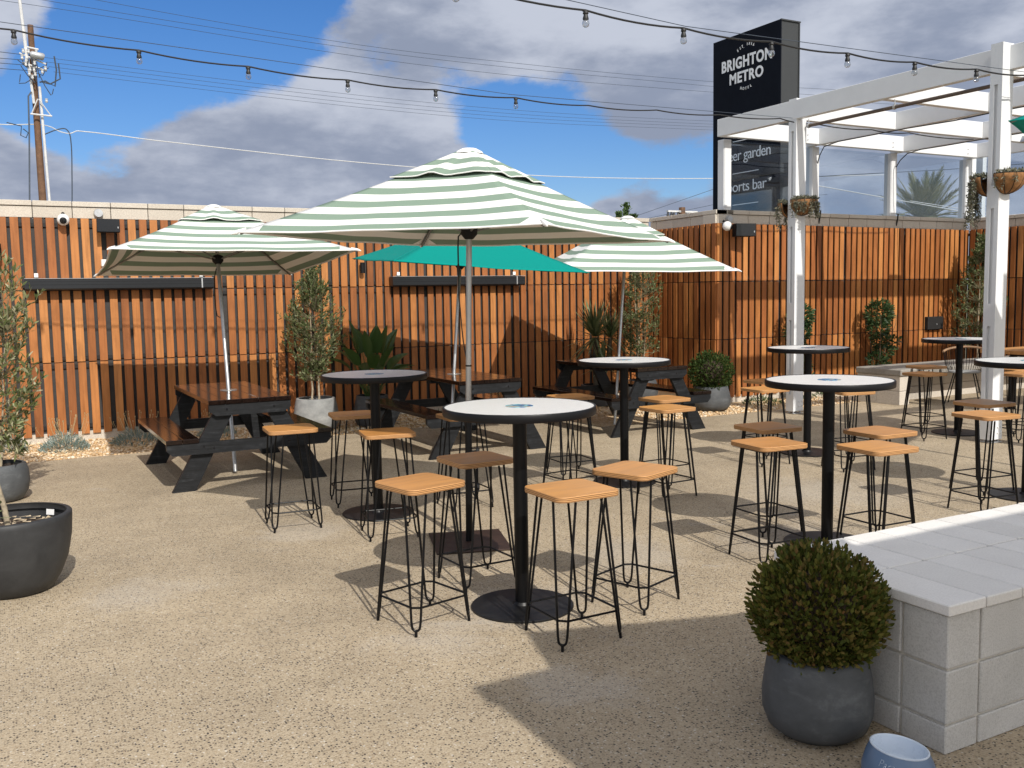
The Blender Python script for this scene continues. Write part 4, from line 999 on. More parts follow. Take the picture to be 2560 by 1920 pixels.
# olive at the far right corner
p7 = empty('potted_olive', (14.12, 9.92, 0), 'narrow pointed olive rising behind the second white post', 'potted tree')
pot(p7, [(.17, 0), (.22, .01), (.25, .12), (.24, .24), (.22, .30), (.21, .302)], .02, M['pot_grey'], .27, .19)
olive(p7, [((0, 0, .27), (.0, 0, 1.7), 1.95, .015)], (.62, 2.42, lambda z: (.42 if z < 1.5 else max(.04, .42*(1-((z-1.5)/.95)))), lambda z: (.02, 0, 0)), 340, .060, .016, 'olive_leaf', lpt=16)
# climbing shrubs on the right wall
def shrub(name, loc, label, top_z, clumps, group=None):
    t = empty(name, loc, label, 'shrub', group)
    tk = MB(); 
    for q in range(3): tk.tube(branch_pts((rng.uniform(-.05, .05), .05, 0), (rng.gauss(0, .1), 0, 1), top_z*.9, 8, .10, .1), [.008-.0006*i for i in range(9)], 6)
    link('trunk', tk.mesh('trunk', M['dark_bark']), t)
    B = []; D = []
    for (x, z, rx, rz_, n) in clumps:
        for i in range(int(n*1.9)):
            v = np.array([nrg.normal(), nrg.normal(), nrg.normal()]); v /= np.linalg.norm(v); f = nrg.uniform(.4, 1)**.5
            B.append([x+v[0]*rx*f, v[1]*.12*f, z+v[2]*rz_*f]); D.append(v*[1, .8, .8]+[0, -.25, .25]+nrg.normal(size=3)*.35)
    n = len(B); link('foliage', quads_mesh('foliage', leaves(np.array(B), np.array(D), nrg.uniform(.05, .09, n), nrg.uniform(.018, .028, n), .1), M['shrub_leaf']), t)
    return t
shrub('climbing_shrub', (12.0, 10.12, 0), 'glossy green climbing shrub on the wall just above the low concrete bench', 1.4,
      [(0, 1.22, .27, .20, 420), (-.02, 1.0, .2, .14, 170), (.05, .8, .15, .12, 140), (.12, .62, .16, .12, 120), (-.05, .5, .12, .12, 90), (.12, .3, .2, .16, 200), (0, .12, .18, .12, 120), (.3, .78, .08, .1, 60)], 'climbing shrubs on the slatted wall')
shrub('climbing_shrub', (10.28, 10.12, 0), 'glossy green climbing shrub directly right of the first white post', 1.4,
      [(.05, 1.22, .22, .17, 300), (0, 1.0, .22, .16, 240), (-.03, .75, .16, .16, 160), (.1, .5, .12, .12, 80), (.15, .25, .18, .14, 130), (.02, .12, .15, .1, 80)], 'climbing shrubs on the slatted wall')
# box balls
def box_ball(loc, prof, r_ball, zc_, nl, ll, lw, label, mat, soil_z, soil_r, potm, thick=.016):
    t = empty('box_ball', loc, label, 'potted shrub')
    pot(t, prof, thick, potm, soil_z, soil_r)
    tk = MB()
    for q in range(5): tk.tube(branch_pts((rng.gauss(0, .02), rng.gauss(0, .02), soil_z), (rng.gauss(0, .5), rng.gauss(0, .5), 1), r_ball*1.1, 5, .2), [.008-.001*i for i in range(6)], 6)
    link('stems', tk.mesh('stems', M['dark_bark']), t)
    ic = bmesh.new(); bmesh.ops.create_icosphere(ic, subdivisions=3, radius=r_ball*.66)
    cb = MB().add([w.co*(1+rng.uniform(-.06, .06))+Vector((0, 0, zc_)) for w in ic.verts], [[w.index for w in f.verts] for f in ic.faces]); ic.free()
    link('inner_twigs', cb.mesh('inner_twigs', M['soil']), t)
    v = nrg.normal(size=(nl, 3)); v /= np.linalg.norm(v, axis=1, keepdims=True)
    bumpy = 1+.06*np.sin(v[:, 0]*5+1)*np.sin(v[:, 1]*4.5)+.05*np.sin(v[:, 2]*7+v[:, 0]*5)*np.sin(v[:, 1]*8+2)+.03*np.sin(v[:, 2]*17+v[:, 0]*13)
    f = 1-nrg.uniform(0, 1, nl)**2*.38
    B = v*(r_ball*bumpy*f)[:, None]*[1, 1, .96]+[0, 0, zc_]
    D = v*.8+nrg.normal(size=(nl, 3))*.5+[0, 0, .75]
    link('foliage', quads_mesh('foliage', leaves(B-D*ll*.25, D, nrg.uniform(ll*.7, ll*1.2, nl), nrg.uniform(lw*.75, lw*1.2, nl), 0), M[mat]), t)
    # sprigs in small rosettes at the surface
    ns = nl//10; v = nrg.normal(size=(ns, 3)); v /= np.linalg.norm(v, axis=1, keepdims=True); Bs = v*r_ball*1.0*[1, 1, .96]+[0, 0, zc_]; Bs = np.repeat(Bs, 6, 0); v6 = np.repeat(v, 6, 0)
    Bs = Bs+v6*np.tile(np.linspace(-.02, .018, 6), ns)[:, None]*(ll/.02); D = v6*.9+nrg.normal(size=v6.shape)*.4+[0, 0, .8]
    S1 = leaves(Bs, D, ll, lw, 0)
    nb = 34; v = nrg.normal(size=(nb, 3)); v[:, 2] = np.abs(v[:, 2])*.8-.1; v /= np.linalg.norm(v, axis=1, keepdims=True)
    Bs = []; Ds = []
    for q in range(nb):
        for w in range(7): Bs.append(v[q]*(r_ball*(1.0+.016*w))+[0, 0, zc_]); Ds.append(v[q]*.8+nrg.normal(size=3)*.5+[0, 0, .5])
    link('sprigs', quads_mesh('sprigs', np.concatenate([S1, leaves(np.array(Bs), np.array(Ds), ll*.9, lw*.9, 0)]), M[mat]), t)
    return t
bf = box_ball((2.538, 2.382, 0), [(.10, 0), (.140, .006), (.176, .035), (.194, .085), (.196, .14), (.188, .21), (.176, .285), (.168, .298), (.160, .300)], .220, .455, 7000, .025, .0118,
         'clipped box ball with bronze tinged leaves in a dark grey pot against the block bench', 'box_leaf', .255, .15, M['pot_grey'])
n = 40; B = np.column_stack([.205+nrg.uniform(-.03, .045, n), nrg.uniform(-.03, .03, n)-.06, .335-nrg.uniform(0, .07, n)])
link('dry_sprig', quads_mesh('dry_sprig', leaves(B, nrg.normal(size=(n, 3))*.5+[.4, -.2, -.9], .024, .010, 0), M['dry_leaf']), bf)
box_ball((8.46, 9.90, 0), [(.17, 0), (.22, .01), (.262, .07), (.268, .15), (.245, .25), (.225, .32), (.215, .325)], .275, .50, 3000, .035, .017,
         'dark green box ball in a grey pot at the outer wall corner', 'box_dark', .28, .205, M['pot_grey'])
# silvery ground plants
def tuft(loc, label, r_, hgt, n, mat, group, cat='plant', flowers=True):
    t = empty('ground_shrub' if mat == 'lav_leaf' else 'ground_plant', loc, label, cat, group)
    a = nrg.uniform(0, 6.28, n); q = r_*np.sqrt(nrg.uniform(0, 1, n)); z = hgt*(1-(q/r_)**2)*nrg.uniform(.2, 1, n)
    B = np.column_stack([q*np.cos(a), q*np.sin(a), z]); D = np.column_stack([np.cos(a)*.5, np.sin(a)*.5, np.ones(n)*.9])+nrg.normal(size=(n, 3))*.35
    link('foliage', quads_mesh('foliage', leaves(B, D, nrg.uniform(.035, .07, n), nrg.uniform(.006, .011, n), 0), M[mat]), t)
    if flowers:
        f = MB()
        for k in range(26):
            an = rng.uniform(0, 6.28); rr_ = r_*rng.random()*.8; p = Vector((rr_*math.cos(an), rr_*math.sin(an), hgt*.5)); e = p+Vector((math.cos(an)*.08, math.sin(an)*.08, hgt*rng.uniform(.7, 1.5)))
            f.tube([p, e, e+Vector((0, 0, .02))], [.0015, .0015, .006], 4)
        link('flower_stalks', f.mesh('flower_stalks', M['dry_leaf']), t)
    return t
tuft((.56, 11.25, 0), 'silver grey clump on sunlit gravel left of the first picnic table', .24, .20, 900, 'lav_leaf', 'silver clumps in the gravel bed')
tuft((1.30, 11.30, 0), 'grey green clump in shade behind the left end of the first picnic table', .26, .18, 800, 'lav_leaf', 'silver clumps in the gravel bed')
tuft((.0, 11.4, 0), 'silver grey clump at the left edge behind the tall loose olive', .2, .22, 500, 'lav_leaf', 'silver clumps in the gravel bed')
tuft((2.2, 11.35, 0), 'silver clump in shade seen under the first picnic table', .22, .16, 500, 'lav_leaf', 'silver clumps in the gravel bed')
tuft((5.95, 11.3, 0), 'small clump in the gravel between the centre and right picnic tables', .16, .2, 300, 'grass_leaf', 'green clumps in the gravel bed')
tuft((5.1, 11.2, 0), 'low green clump seen under the centre picnic table', .2, .12, 300, 'grass_leaf', 'green clumps in the gravel bed', flowers=False)
tuft((9.45, 9.95, 0), 'low green spreading plant in pale gravel left of the first white post', .28, .09, 420, 'grass_leaf', 'green clumps in the gravel bed', flowers=False)
tuft((10.7, 10.0, 0), 'small green plant in gravel beside the end of the low bench', .16, .12, 220, 'grass_leaf', 'green clumps in the gravel bed', flowers=False)
tuft((13.4, 9.85, 0), 'low green plant behind the low concrete bench near the wire chair', .2, .35, 300, 'grass_leaf', 'green clumps in the gravel bed', flowers=False)

# ------------------------------------------------------------------ HANGING BASKETS
def basket(loc, rz, label, n_trail, trail_len, seed):
    r_ = random.Random(seed); t = empty('hanging_basket', loc, label, 'hanging basket', 'coconut fibre half baskets fixed to the white posts', rz)
    rad = .185; V = []; Fc = []; n = 18; m_ = 8
    for i in range(m_+1):
        ph = math.pi/2*i/m_
        for k in range(n+1):
            th = math.pi*k/n; V.append((rad*math.cos(ph)*math.cos(th), -rad*math.cos(ph)*math.sin(th), -rad*.98*math.sin(ph)))
    for i in range(m_):
        for k in range(n): q = i*(n+1)+k; Fc.append((q, q+n+1, q+n+2, q+1))
    b = MB(); b.add(V, Fc); o = link('liner', b.mesh('liner', M['coco'], smooth=True), t); so_ = o.modifiers.new('thickness', 'SOLIDIFY'); so_.thickness = .012
    w = MB()
    for k in range(0, n+1, 3):
        th = math.pi*k/n; w.tube([((rad+.006)*math.cos(math.pi/2*i/8)*math.cos(th), -(rad+.006)*math.cos(math.pi/2*i/8)*math.sin(th)-.001, -(rad+.006)*math.sin(math.pi/2*i/8)) for i in range(9)], .006, 5)
    link('wire_frame', w.mesh('wire_frame', M['black_matt']), t)
    ring = MB(); pr = [((rad+.008)*math.cos(math.pi*k/n), -(rad+.008)*math.sin(math.pi*k/n)) for k in range(n+1)]
    for (z0, z1) in ((-.022, .008),):
        vs = [(x, y, z0) for x, y in pr]+[(x, y, z1) for x, y in pr]+[(x*.96, y*.96, z1) for x, y in pr]; q = n+1
        ring.add(vs, [(k, k+1, q+k+1, q+k) for k in range(n)]+[(q+k, q+k+1, 2*q+k+1, 2*q+k) for k in range(n)])
    link('rim', ring.mesh('rim', M['black_matt']), t)
    so2 = MB(); so2.add([(x*.95, y*.95, -.02) for x, y in pr], [tuple(range(n+1))]); link('soil', so2.mesh('soil', M['soil']), t)
    B = []; D = []; sm = MB()
    for k in range(n_trail):
        th = math.pi*r_.uniform(.02, .98); L = r_.uniform(.35, 1)*trail_len; x0, y0 = rad*math.cos(th), -rad*math.sin(th)
        pts = [Vector((x0*.8, y0*.8, .01)), Vector((x0*1.05, y0*1.05, .02)), Vector((x0*1.12, y0*1.12, -.04))]
        while -pts[-1].z < L: pts.append(pts[-1]+Vector((r_.gauss(0, .007), r_.gauss(0, .007), -.03)))
        sm.tube(pts, .0018, 4, False)
        for p in pts[1:]:
            for q in range(5): B.append(p[:]); D.append((r_.gauss(0, 1), r_.gauss(0, 1), r_.gauss(-.2, .8)))
    for k in range(420):
        th = math.pi*r_.random(); q = rad*math.sqrt(r_.random()); B.append((q*math.cos(th), -q*math.sin(th), r_.uniform(-.01, .035))); D.append((r_.gauss(0, .8), r_.gauss(0, .8), 1))
    link('trailing_stems', sm.mesh('trailing_stems', M['dark_bark']), t)
    nB = len(B); link('foliage', quads_mesh('foliage', leaves(np.array(B), np.array(D), nrg.uniform(.022, .045, nB), nrg.uniform(.008, .014, nB), .1), M['trail_leaf']), t)
    return t
basket((9.06, 8.880, 2.735), 0, 'half basket facing the camera on the first white post, trailing plants over its right side', 34, .22, 1)
basket((9.06, 9.018, 2.71), math.pi, 'half basket on the far side of the first white post, showing to its left', 12, .34, 2)
basket((8.94, 6.028, 2.715), 0, 'half basket facing the camera on the second white post, cut by the frame edge', 9, .12, 3)
basket((8.94, 6.168, 2.70), math.pi, 'half basket on the far side of the second white post with long dark trails', 26, .52, 4)

# ------------------------------------------------------------------ WALL FITTINGS
def heater(x0, x1, label):
    x0, x1 = x0*1.012, x1*1.012
    t = empty('strip_heater', ((x0+x1)/2, 12.135, 1.803), label, 'heater', 'long black strip heaters on the slatted wall'); h = (x1-x0)/2
    link('housing', MB().prism([(-.30, .060), (-.17, .066), (-.16, .060), (-.215, -.055), (-.235, -.064), (-.285, -.060), (-.300, -.045)], -h, h, 'x').mesh('housing', M['heater'], smooth=True, angle=30), t)
    link('top_edge', MB().box(-h, h, -.305, -.165, .0665, .071).mesh('top_edge', M['galv']), t)
    link('groove', MB().box(-h+.01, h-.01, -.3015, -.2995, -.004, .0).box(-h+.01, h-.01, -.3013, -.2995, .030, .033).mesh('groove', M['black_matt']), t)
    link('end_cap', MB().box(h-.14, h-.125, -.303, -.17, -.05, .064).mesh('end_cap', M['galv']), t)
    for s in (-1, 1): link('bracket', MB().box(s*h*.88-.02, s*h*.88+.02, -.2, -.15, .071, .085).box(s*h*.88-.02, s*h*.88+.02, -.2, -.185, .071, .13).mesh('bracket', M['cam_white']), t)
heater(.285, 2.302, 'long black strip heater at the left, below the camera and speaker')
heater(4.60, 6.60, 'long black strip heater in the centre under the teal umbrella')
def cam_dome(loc, rz, label):
    t = empty('security_camera', loc, label, 'security camera', 'white dome cameras on the slatted wall', rz)
    ico = bmesh.new(); bmesh.ops.create_uvsphere(ico, u_segments=20, v_segments=12, radius=.066); b = MB().add([v.co for v in ico.verts], [[v.index for v in f.verts] for f in ico.faces]); ico.free()
    link('body', b.mesh('body', M['cam_white'], smooth=True, angle=80), t)
    link('lens', MB().tube([(0, -.045, -.012), (0, -.062, -.018), (0, -.070, -.020)], [.040, .036, .018], 16).mesh('lens', M['cam_black'], smooth=True), t)
    link('mount', MB().tube([(0, .02, .05), (0, .06, .075)], .018, 10).mesh('mount', M['black_matt']), t)
cam_dome((.72, 11.905, 2.535), R(-4), 'white dome camera at the top of the left wall, left of the speaker')
cam_dome((9.00, 10.20, 2.505), R(40), 'white dome camera at the outer corner of the wall, beside the right speaker')
def speaker(loc, rz, label):
    t = empty('speaker', loc, label, 'speaker', 'black wall speakers', rz)
    link('cabinet', MB().prism([(-.125, -.06), (.125, -.06), (.105, .06), (-.105, .06)], -.075, .075, 'z').mesh('cabinet', M['black_matt']), t)
    link('grille', MB().bbox(-.120, .120, -.068, -.0602, -.070, .070, .004).mesh('grille', M['cam_black']), t)
    link('badge', MB().box(.098, .108, -.0695, -.0682, -.03, -.01).mesh('badge', M['galv']), t)
    link('bracket', MB().box(-.02, .02, .0602, .14, -.02, .02).mesh('bracket', M['black_matt']), t)
    return t
speaker((1.175, 11.86, 2.47), R(4), 'black speaker on the left wall above the heater')
spk = speaker((9.33, 10.24, 2.455), R(-14), 'black speaker near the outer wall corner, right of the dome camera'); spk.scale = (1.25, 1.25, 1.2)
for loc, lab in (((1.10, 12.01, 2.625), 'grey junction disc above the left speaker'), ((9.22, 10.43, 2.625), 'grey junction disc above the right speaker')):
    tag(link('junction_disc', MB().tube([(0, 0, 0), (0, -.045, 0)], [.052, .046], 16).mesh('junction_disc', M['galv'], smooth=True), None, loc), lab, 'junction box', 'grey junction discs on the coping')
tag(link('wall_light', MB().tube([(0, 0, -.09), (0, 0, .09)], .032, 14).mesh('wall_light', M['black_matt'], smooth=True), None, (.05, 11.93, 2.17)), 'black cylinder wall light at the far left above the olive', 'wall light', 'black cylinder lights')
tag(link('wall_light', MB().tube([(0, 0, -.07), (0, 0, .07)], .032, 14).mesh('wall_light', M['black_matt'], smooth=True), None, (4.27, 11.93, 1.99)), 'black cylinder wall light under the left corner of the teal umbrella', 'wall light', 'black cylinder lights')
tag(link('sensor_box', MB().bbox(-.06, .06, -.04, .04, -.04, .04, .005).mesh('sensor_box', M['cam_white']), None, (1.155, 11.95, 2.05)), 'small white box on the wall beside the left umbrella corner', 'sensor')
sb = tag(link('switch_panel', MB().bbox(-.19, .19, -.06, .01, -.105, .105, .006).mesh('switch_panel', M['rail']), None, (13.62, 10.40, 1.02)), 'black cabinet box on the slatted wall near the far olive', 'cabinet')
link('knob', MB().tube([(0.02, -.061, -.02), (0.02, -.07, -.02)], .010, 8).mesh('knob', M['galv']), sb)
fl = empty('floodlight', (12.55, 8.05, 3.60), 'small grey floodlight hanging under the pergola by the second white post', 'light fitting')
link('body', MB().prism([(-.17, -.04), (.17, -.05), (.17, .03), (-.12, .04)], -.11, .11, 'y').mesh('body', M['galv']), fl)
link('bracket', MB().tube([(0.03, -.0, .03), (.03, 0, .12)], .012, 6).tube([(-.05, 0, .03), (.03, 0, .11), (.10, 0, .03)], .012, 6).mesh('bracket', M['black_matt']), fl)
for y0, y1, x, zt in ((10.46, 10.46, 11.03, 3.53), (10.46, 10.46, 12.75, 3.57)):
    tag(link('conduit', MB().tube([(x, 10.455, 2.60), (x, 10.43, 2.70), (x, 10.42, 2.79)], .012, 8).mesh('conduit', M['cable'])), 'short black cable stub over the coping at the foot of the %s mullion' % ('second' if x < 12 else 'third'), 'cable', 'black cable stubs over the coping')

# ------------------------------------------------------------------ STRING LIGHTS
def festoon(name, pts, label, support=None, rad=.0075):
    t = tag(link(name, MB().tube(pts, rad, 6).mesh(name, M['cable'], smooth=True)), label, 'string lights')
    if support: link('support_wire', MB().tube(support, .003, 4).mesh('support_wire', M['wire']), t)
    return t
def smooth_pts(keys, sagk=.03, n=8):
    out = []
    for a, b in zip(keys[:-1], keys[1:]):
        a, b = Vector(a), Vector(b)
        for i in range(n):
            f = i/n; p = a.lerp(b, f); p.z -= sagk*4*f*(1-f)*.5; out.append(p)
    out.append(Vector(keys[-1])); return out
KL = [(-0.693, 8.94, 3.903), (0.257, 8.94, 3.836), (1.219, 8.94, 3.775), (2.158, 8.94, 3.730), (3.108, 8.94, 3.696), (4.036, 8.94, 3.685), (4.964, 8.94, 3.682), (5.881, 8.94, 3.674), (6.820, 8.94, 3.696), (7.770, 8.94, 3.713), (8.743, 8.94, 3.741), (9.3, 8.90, 3.71), (10.34, 8.90, 3.705), (11.07, 8.90, 3.71), (12.43, 8.90, 3.71)]
festoon('string_light_cable', smooth_pts(KL, .045), 'lower black festoon cable crossing the sky from the left edge to the pergola', [(-.67, 8.94, 3.92), (4.9, 8.94, 3.71), (8.95, 8.94, 3.76)])
KR = [(1.9, 5.8, 3.74), (2.78, 5.8, 3.65), (3.80, 5.8, 3.605), (4.68, 5.8, 3.585), (5.57, 5.8, 3.583), (6.43, 5.8, 3.583), (7.27, 5.8, 3.594), (8.12, 5.8, 3.615), (8.95, 5.8, 3.64), (9.1, 5.8, 3.65)]
festoon('string_light_cable', smooth_pts(KR, .045), 'upper black festoon cable crossing in front of the navy sign', [(1.9, 5.8, 3.75), (4.7, 5.8, 3.60), (9.0, 5.8, 3.66)])
def make_bulb(loc, label, group):
    t = empty('festoon_bulb', loc, label, 'light bulb', group); t.scale = (.88, .88, .88)
    link('socket', MB().tube([(0, 0, .008), (0, 0, -.012), (0, 0, -.02), (0, 0, -.052), (0, 0, -.062)], [.017, .025, .016, .025, .023], 12).tube([(-.026, 0, .008), (.026, 0, .008)], .009, 8).mesh('socket', M['cable'], smooth=True), t)
    link('bulb_glass', MB().lathe([(.016, -.058), (.026, -.074), (.030, -.092), (.025, -.110), (.012, -.120), (.0, -.122)], 16).mesh('bulb_glass', M['bulb'], smooth=True), t)
    link('filament', MB().tube([(-.006, 0, -.064), (-.008, 0, -.088), (.008, 0, -.088), (.006, 0, -.064)], .0015, 4).mesh('filament', M['galv']), t)
    return t
GL, GR = 'bulbs on the lower festoon cable', 'bulbs on the upper festoon cable'
L_lab = ['bulb nearest the left edge, beside the utility pole', 'second bulb from the left on the lower cable', 'third bulb from the left on the lower cable, above the left striped umbrella', 'fourth bulb from the left on the lower cable', 'fifth bulb from the left on the lower cable', 'last bulb on the lower cable, right above the nearest umbrella peak']
R_lab = ['first bulb on the upper cable, left of the sign at the top', 'second bulb on the upper cable, just left of the sign', 'bulb hanging in front of the sign lettering', 'fourth bulb on the upper cable, between the sign and the pergola beam', 'fifth bulb on the upper cable, over the outer pergola beam', 'last bulb on the upper cable, next to the second white post']
bulb0 = make_bulb((.257, 8.94, 3.823), L_lab[0], GL); reg(bulb0)
for (x, y, z), lab in zip(KL[2:7], L_lab[1:]):
    c = copy_tree(bulb0); c.location = (x, y, z-.012); c['label'] = lab
for (x, y, z), lab in zip(KR[2:8], R_lab):
    c = copy_tree(bulb0); c.location = (x, y, z-.012); c['label'] = lab; c['group'] = GR
c = copy_tree(bulb0); c.location = (2.78, 5.8, 3.637); c['label'] = 'bulb just cut by the top edge of the photo'; c['group'] = GR
for pts, lab in (([(11.0, 10.46, 3.50), (10.97, 10.40, 3.60), (10.85, 10.2, 3.70), (10.82, 9.9, 3.73), (10.80, 9.56, 3.725), (10.78, 9.18, 3.72), (10.80, 8.76, 3.725), (10.82, 8.02, 3.71), (10.82, 7.46, 3.72), (10.82, 6.2, 3.715)], 'black cable looping under the second pergola rafter'),
                 ([(12.73, 10.46, 3.53), (12.70, 10.36, 3.62), (12.66, 10.2, 3.70), (12.64, 9.94, 3.725), (12.63, 9.53, 3.72), (12.65, 9.16, 3.725), (12.63, 8.74, 3.72), (12.63, 7.4, 3.71), (12.63, 6.2, 3.715)], 'black cable looping under the third pergola rafter')):
    tag(link('cable', MB().tube(pts, .008, 6).mesh('cable', M['cable'], smooth=True)), lab, 'cable', 'cables under the pergola')

# ------------------------------------------------------------------ DOG BOWL, WIRE CHAIR, DINING TABLE
db = empty('dog_bowl', (2.515, 2.005, 0), 'blue dog bowl with pale inside and white script, at the foot of the block bench', 'dog bowl')
def tilt_lathe(prof, n, slope, flip=1):
    b = MB(); vs = []; m_ = len(prof)
    for (r_, z) in prof:
        for k in range(n): t_ = 2*math.pi*k/n; x, y = r_*math.cos(t_), r_*math.sin(t_); vs.append((x, y, z + (z/.08)*slope*(x*rr.x+y*rr.y)))
    b.add(vs, [(i*n+k, i*n+(k+1) % n, (i+1)*n+(k+1) % n, (i+1)*n+k) for i in range(m_-1) for k in range(n)]); return b
link('shell', tilt_lathe([(.0, .0), (.095, .0), (.118, .012), (.117, .035), (.104, .075), (.092, .100)], 48, -.09).mesh('shell', M['bowl_blue'], smooth=True), db)
link('rim', tilt_lathe([(.092, .100), (.0925, .1035), (.088, .1045), (.085, .101)], 48, -.09).mesh('rim', M['bowl_white'], smooth=True), db)
link('inside', tilt_lathe([(.085, .101), (.081, .080), (.068, .046), (.05, .038), (.0, .037)], 48, -.09).mesh('inside', M['bowl_white'], smooth=True), db)
me = text_mesh('Para', .032, -.0012, 1.0, .25); V = np.array([v.co[:] for v in me.vertices]); fs = [tuple(p.vertices) for p in me.polygons]; bpy.data.meshes.remove(me)
cdir = math.atan2(-2.005, -2.515); vs = []
for x, y, z in V:
    th = cdir-.62+x/.112; zz = .062+y; r_ = .117-(zz-.035)*.34+.0015+z*.3
    if zz < .03: r_ = .1185
    X, Y = r_*math.cos(th), r_*math.sin(th); vs.append((X, Y, zz+(zz/.08)*(-.09)*(X*rr.x+Y*rr.y)))
link('lettering', MB().add(vs, fs).mesh('lettering', M['bowl_white']), db)
dt = empty('dining_table', (11.85, 7.35, 0), 'timber topped dining table at the right edge behind the second white post', 'table')
for k in range(6): link('tabletop_board', MB().bbox(-.75, .75, -.42+.14*k, -.42+.14*k+.135, .755, .80, .003).mesh('tabletop_board', M['table_wood']), dt)
lg = MB().box(-.30, -.21, -.3, .3, .70, .7545); link('apron', lg.mesh('apron', M['black']), dt)
for x, y in ((-.26, -.28), (-.26, .28), (.5, -.28), (.5, .28)): link('leg', MB().box(x-.035, x+.035, y-.035, y+.035, 0, .6995).mesh('leg', M['black']), dt)
wc = empty('wire_chair', (11.55, 8.30, 0), 'black wire armchair with tan top rail, half hidden by the second white post', 'chair', rz=R(-60))
wb = MB(); top = []; n = 22
for k in range(n+1):
    a = math.pi*(.0+1.0*k/n); x, y = .27*math.cos(a), .24*math.sin(a); zt = .72+.06*math.sin(a); top.append((x, y, zt)); wb.tube([(x, y, zt), (x*.9, y*.9, .55), (x*.72, y*.72, .44)], .0035, 4, False)
link('wire_back', wb.mesh('wire_back', M['black']), wc); link('top_rail', MB().tube(top, .016, 8).mesh('top_rail', M['tan_cord'], smooth=True), wc)
link('seat_pad', MB().lathe([(0, .44), (.19, .44), (.205, .45), (.2, .465), (0, .47)], 24).mesh('seat_pad', M['pot_pale'], smooth=True), wc)
for x, y in ((-.2, -.2), (.2, -.2), (.2, .2), (-.2, .2)): link('leg', MB().tube([(x*.6, y*.6, .44), (x*1.1, y*1.1, 0)], .008, 6).mesh('leg', M['black']), wc)

# ------------------------------------------------------------------ BEYOND THE WALL: pole, wires, palm, far pole, tree
up = empty('utility_pole', (1.10, 25, 0), 'leaning brown timber utility pole with white steel extension at the upper left', 'utility pole')
def upm(mb, name, mat, **k): o = link(name, mb.mesh(name, mat, **k), up); o.location = (-1.10, -25, 0); return o
upm(MB().tube([(1.12, 25, 0), (1.10, 25, 4.0), (1.07, 25, 8.0)], [.12, .085, .065], 10), 'shaft', M['pole_wood'], smooth=True)
upm(MB().tube([(.99, 24.8, 6.9), (.95, 24.8, 7.2), (.90, 24.8, 8.1), (.86, 24.8, 8.8)], .035, 8).tube([(1.04, 24.86, 6.2), (.96, 24.85, 7.3), (.93, 24.85, 7.9)], .03, 6), 'steel_extension', M['porcelain'])
upm(MB().tube([(1.14+.10, 24.9, 0), (1.24, 24.9, 4.0), (1.18, 24.9, 6.6)], .03, 8), 'conduit', M['porcelain'])
for nm, pts, r_ in (('transformer', [(1.02, 24.75, 7.27), (1.06, 24.75, 7.28), (1.28, 24.75, 7.25), (1.31, 24.75, 7.24)], [.06, .085, .085, .06]),):
    upm(MB().tube(pts, r_, 12), nm, M['galv'], smooth=True)
ca = MB(); 
for (x0, z0, x1, z1) in ((.80, 7.30, 1.35, 7.10), (.85, 7.10, 1.35, 6.95), (.95, 5.95, 1.40, 5.93), (.97, 7.45, 1.20, 7.42)): ca.tube([(x0, 24.8, z0), (x1, 24.8, z1)], .02, 6)
for (x0, z0, x1, z1) in ((.97, 5.94, 1.12, 6.3), (1.38, 5.93, 1.14, 6.3)): ca.tube([(x0, 24.8, z0), (x1, 24.8, z1)], .012, 4)
upm(ca, 'crossarm', M['porcelain'])
for (x, z) in ((.88, 7.35), (.99, 7.35), (1.15, 7.35), (.85, 7.2), (.93, 7.15), (1.1, 7.1), (1.0, 6.95), (.98, 6.85), (1.08, 6.95), (1.1, 6.85), (1.04, 6.78), (1.30, 6.27), (1.32, 7.0), (1.25, 6.92), (.92, 7.06), (.96, 8.62)):
    upm(MB().tube([(x, 24.75, z-.05), (x, 24.75, z-.02), (x, 24.75, z), (x, 24.75, z+.04)], [.02, .036, .02, .036], 8), 'insulator', M['porcelain'])
jp = MB()
for k in range(9):
    x0, z0 = rng.uniform(.75, 1.2), rng.uniform(6.8, 7.3); x1, z1 = rng.uniform(.8, 1.6), rng.uniform(6.5, 7.2); mx_, mz = (x0+x1)/2+rng.uniform(-.2, .2), min(z0, z1)-rng.uniform(.05, .3)
    jp.tube([(x0, 24.75, z0), ((x0+mx_)/2, 24.75, (z0+mz)/2-.04), (mx_, 24.75, mz), ((x1+mx_)/2, 24.75, (z1+mz)/2-.04), (x1, 24.75, z1)], .010, 4)
jp.tube([(1.18, 24.8, 6.68), (1.3, 24.8, 6.72), (1.50, 24.8, 6.62), (1.55, 24.8, 7.0), (1.52, 24.8, 7.3)], .018, 5); jp.tube([(1.2, 24.8, 6.70), (1.4, 24.8, 6.66), (1.62, 24.8, 6.8), (1.60, 24.8, 7.15)], .018, 5)
jp.tube([(1.0, 24.8, 6.45), (.93, 24.8, 6.35), (.90, 24.8, 5.5), (.82, 24.8, 4.0), (.80, 24.8, 2.8)], .018, 5)
jp.tube([(.45, 24.8, 5.72), (.75, 24.8, 5.66), (.72, 24.8, 5.45), (.83, 24.8, 5.40), (.88, 24.8, 5.52), (.78, 24.8, 5.6)], .012, 4)
upm(jp, 'jumper_cable', M['wire'])
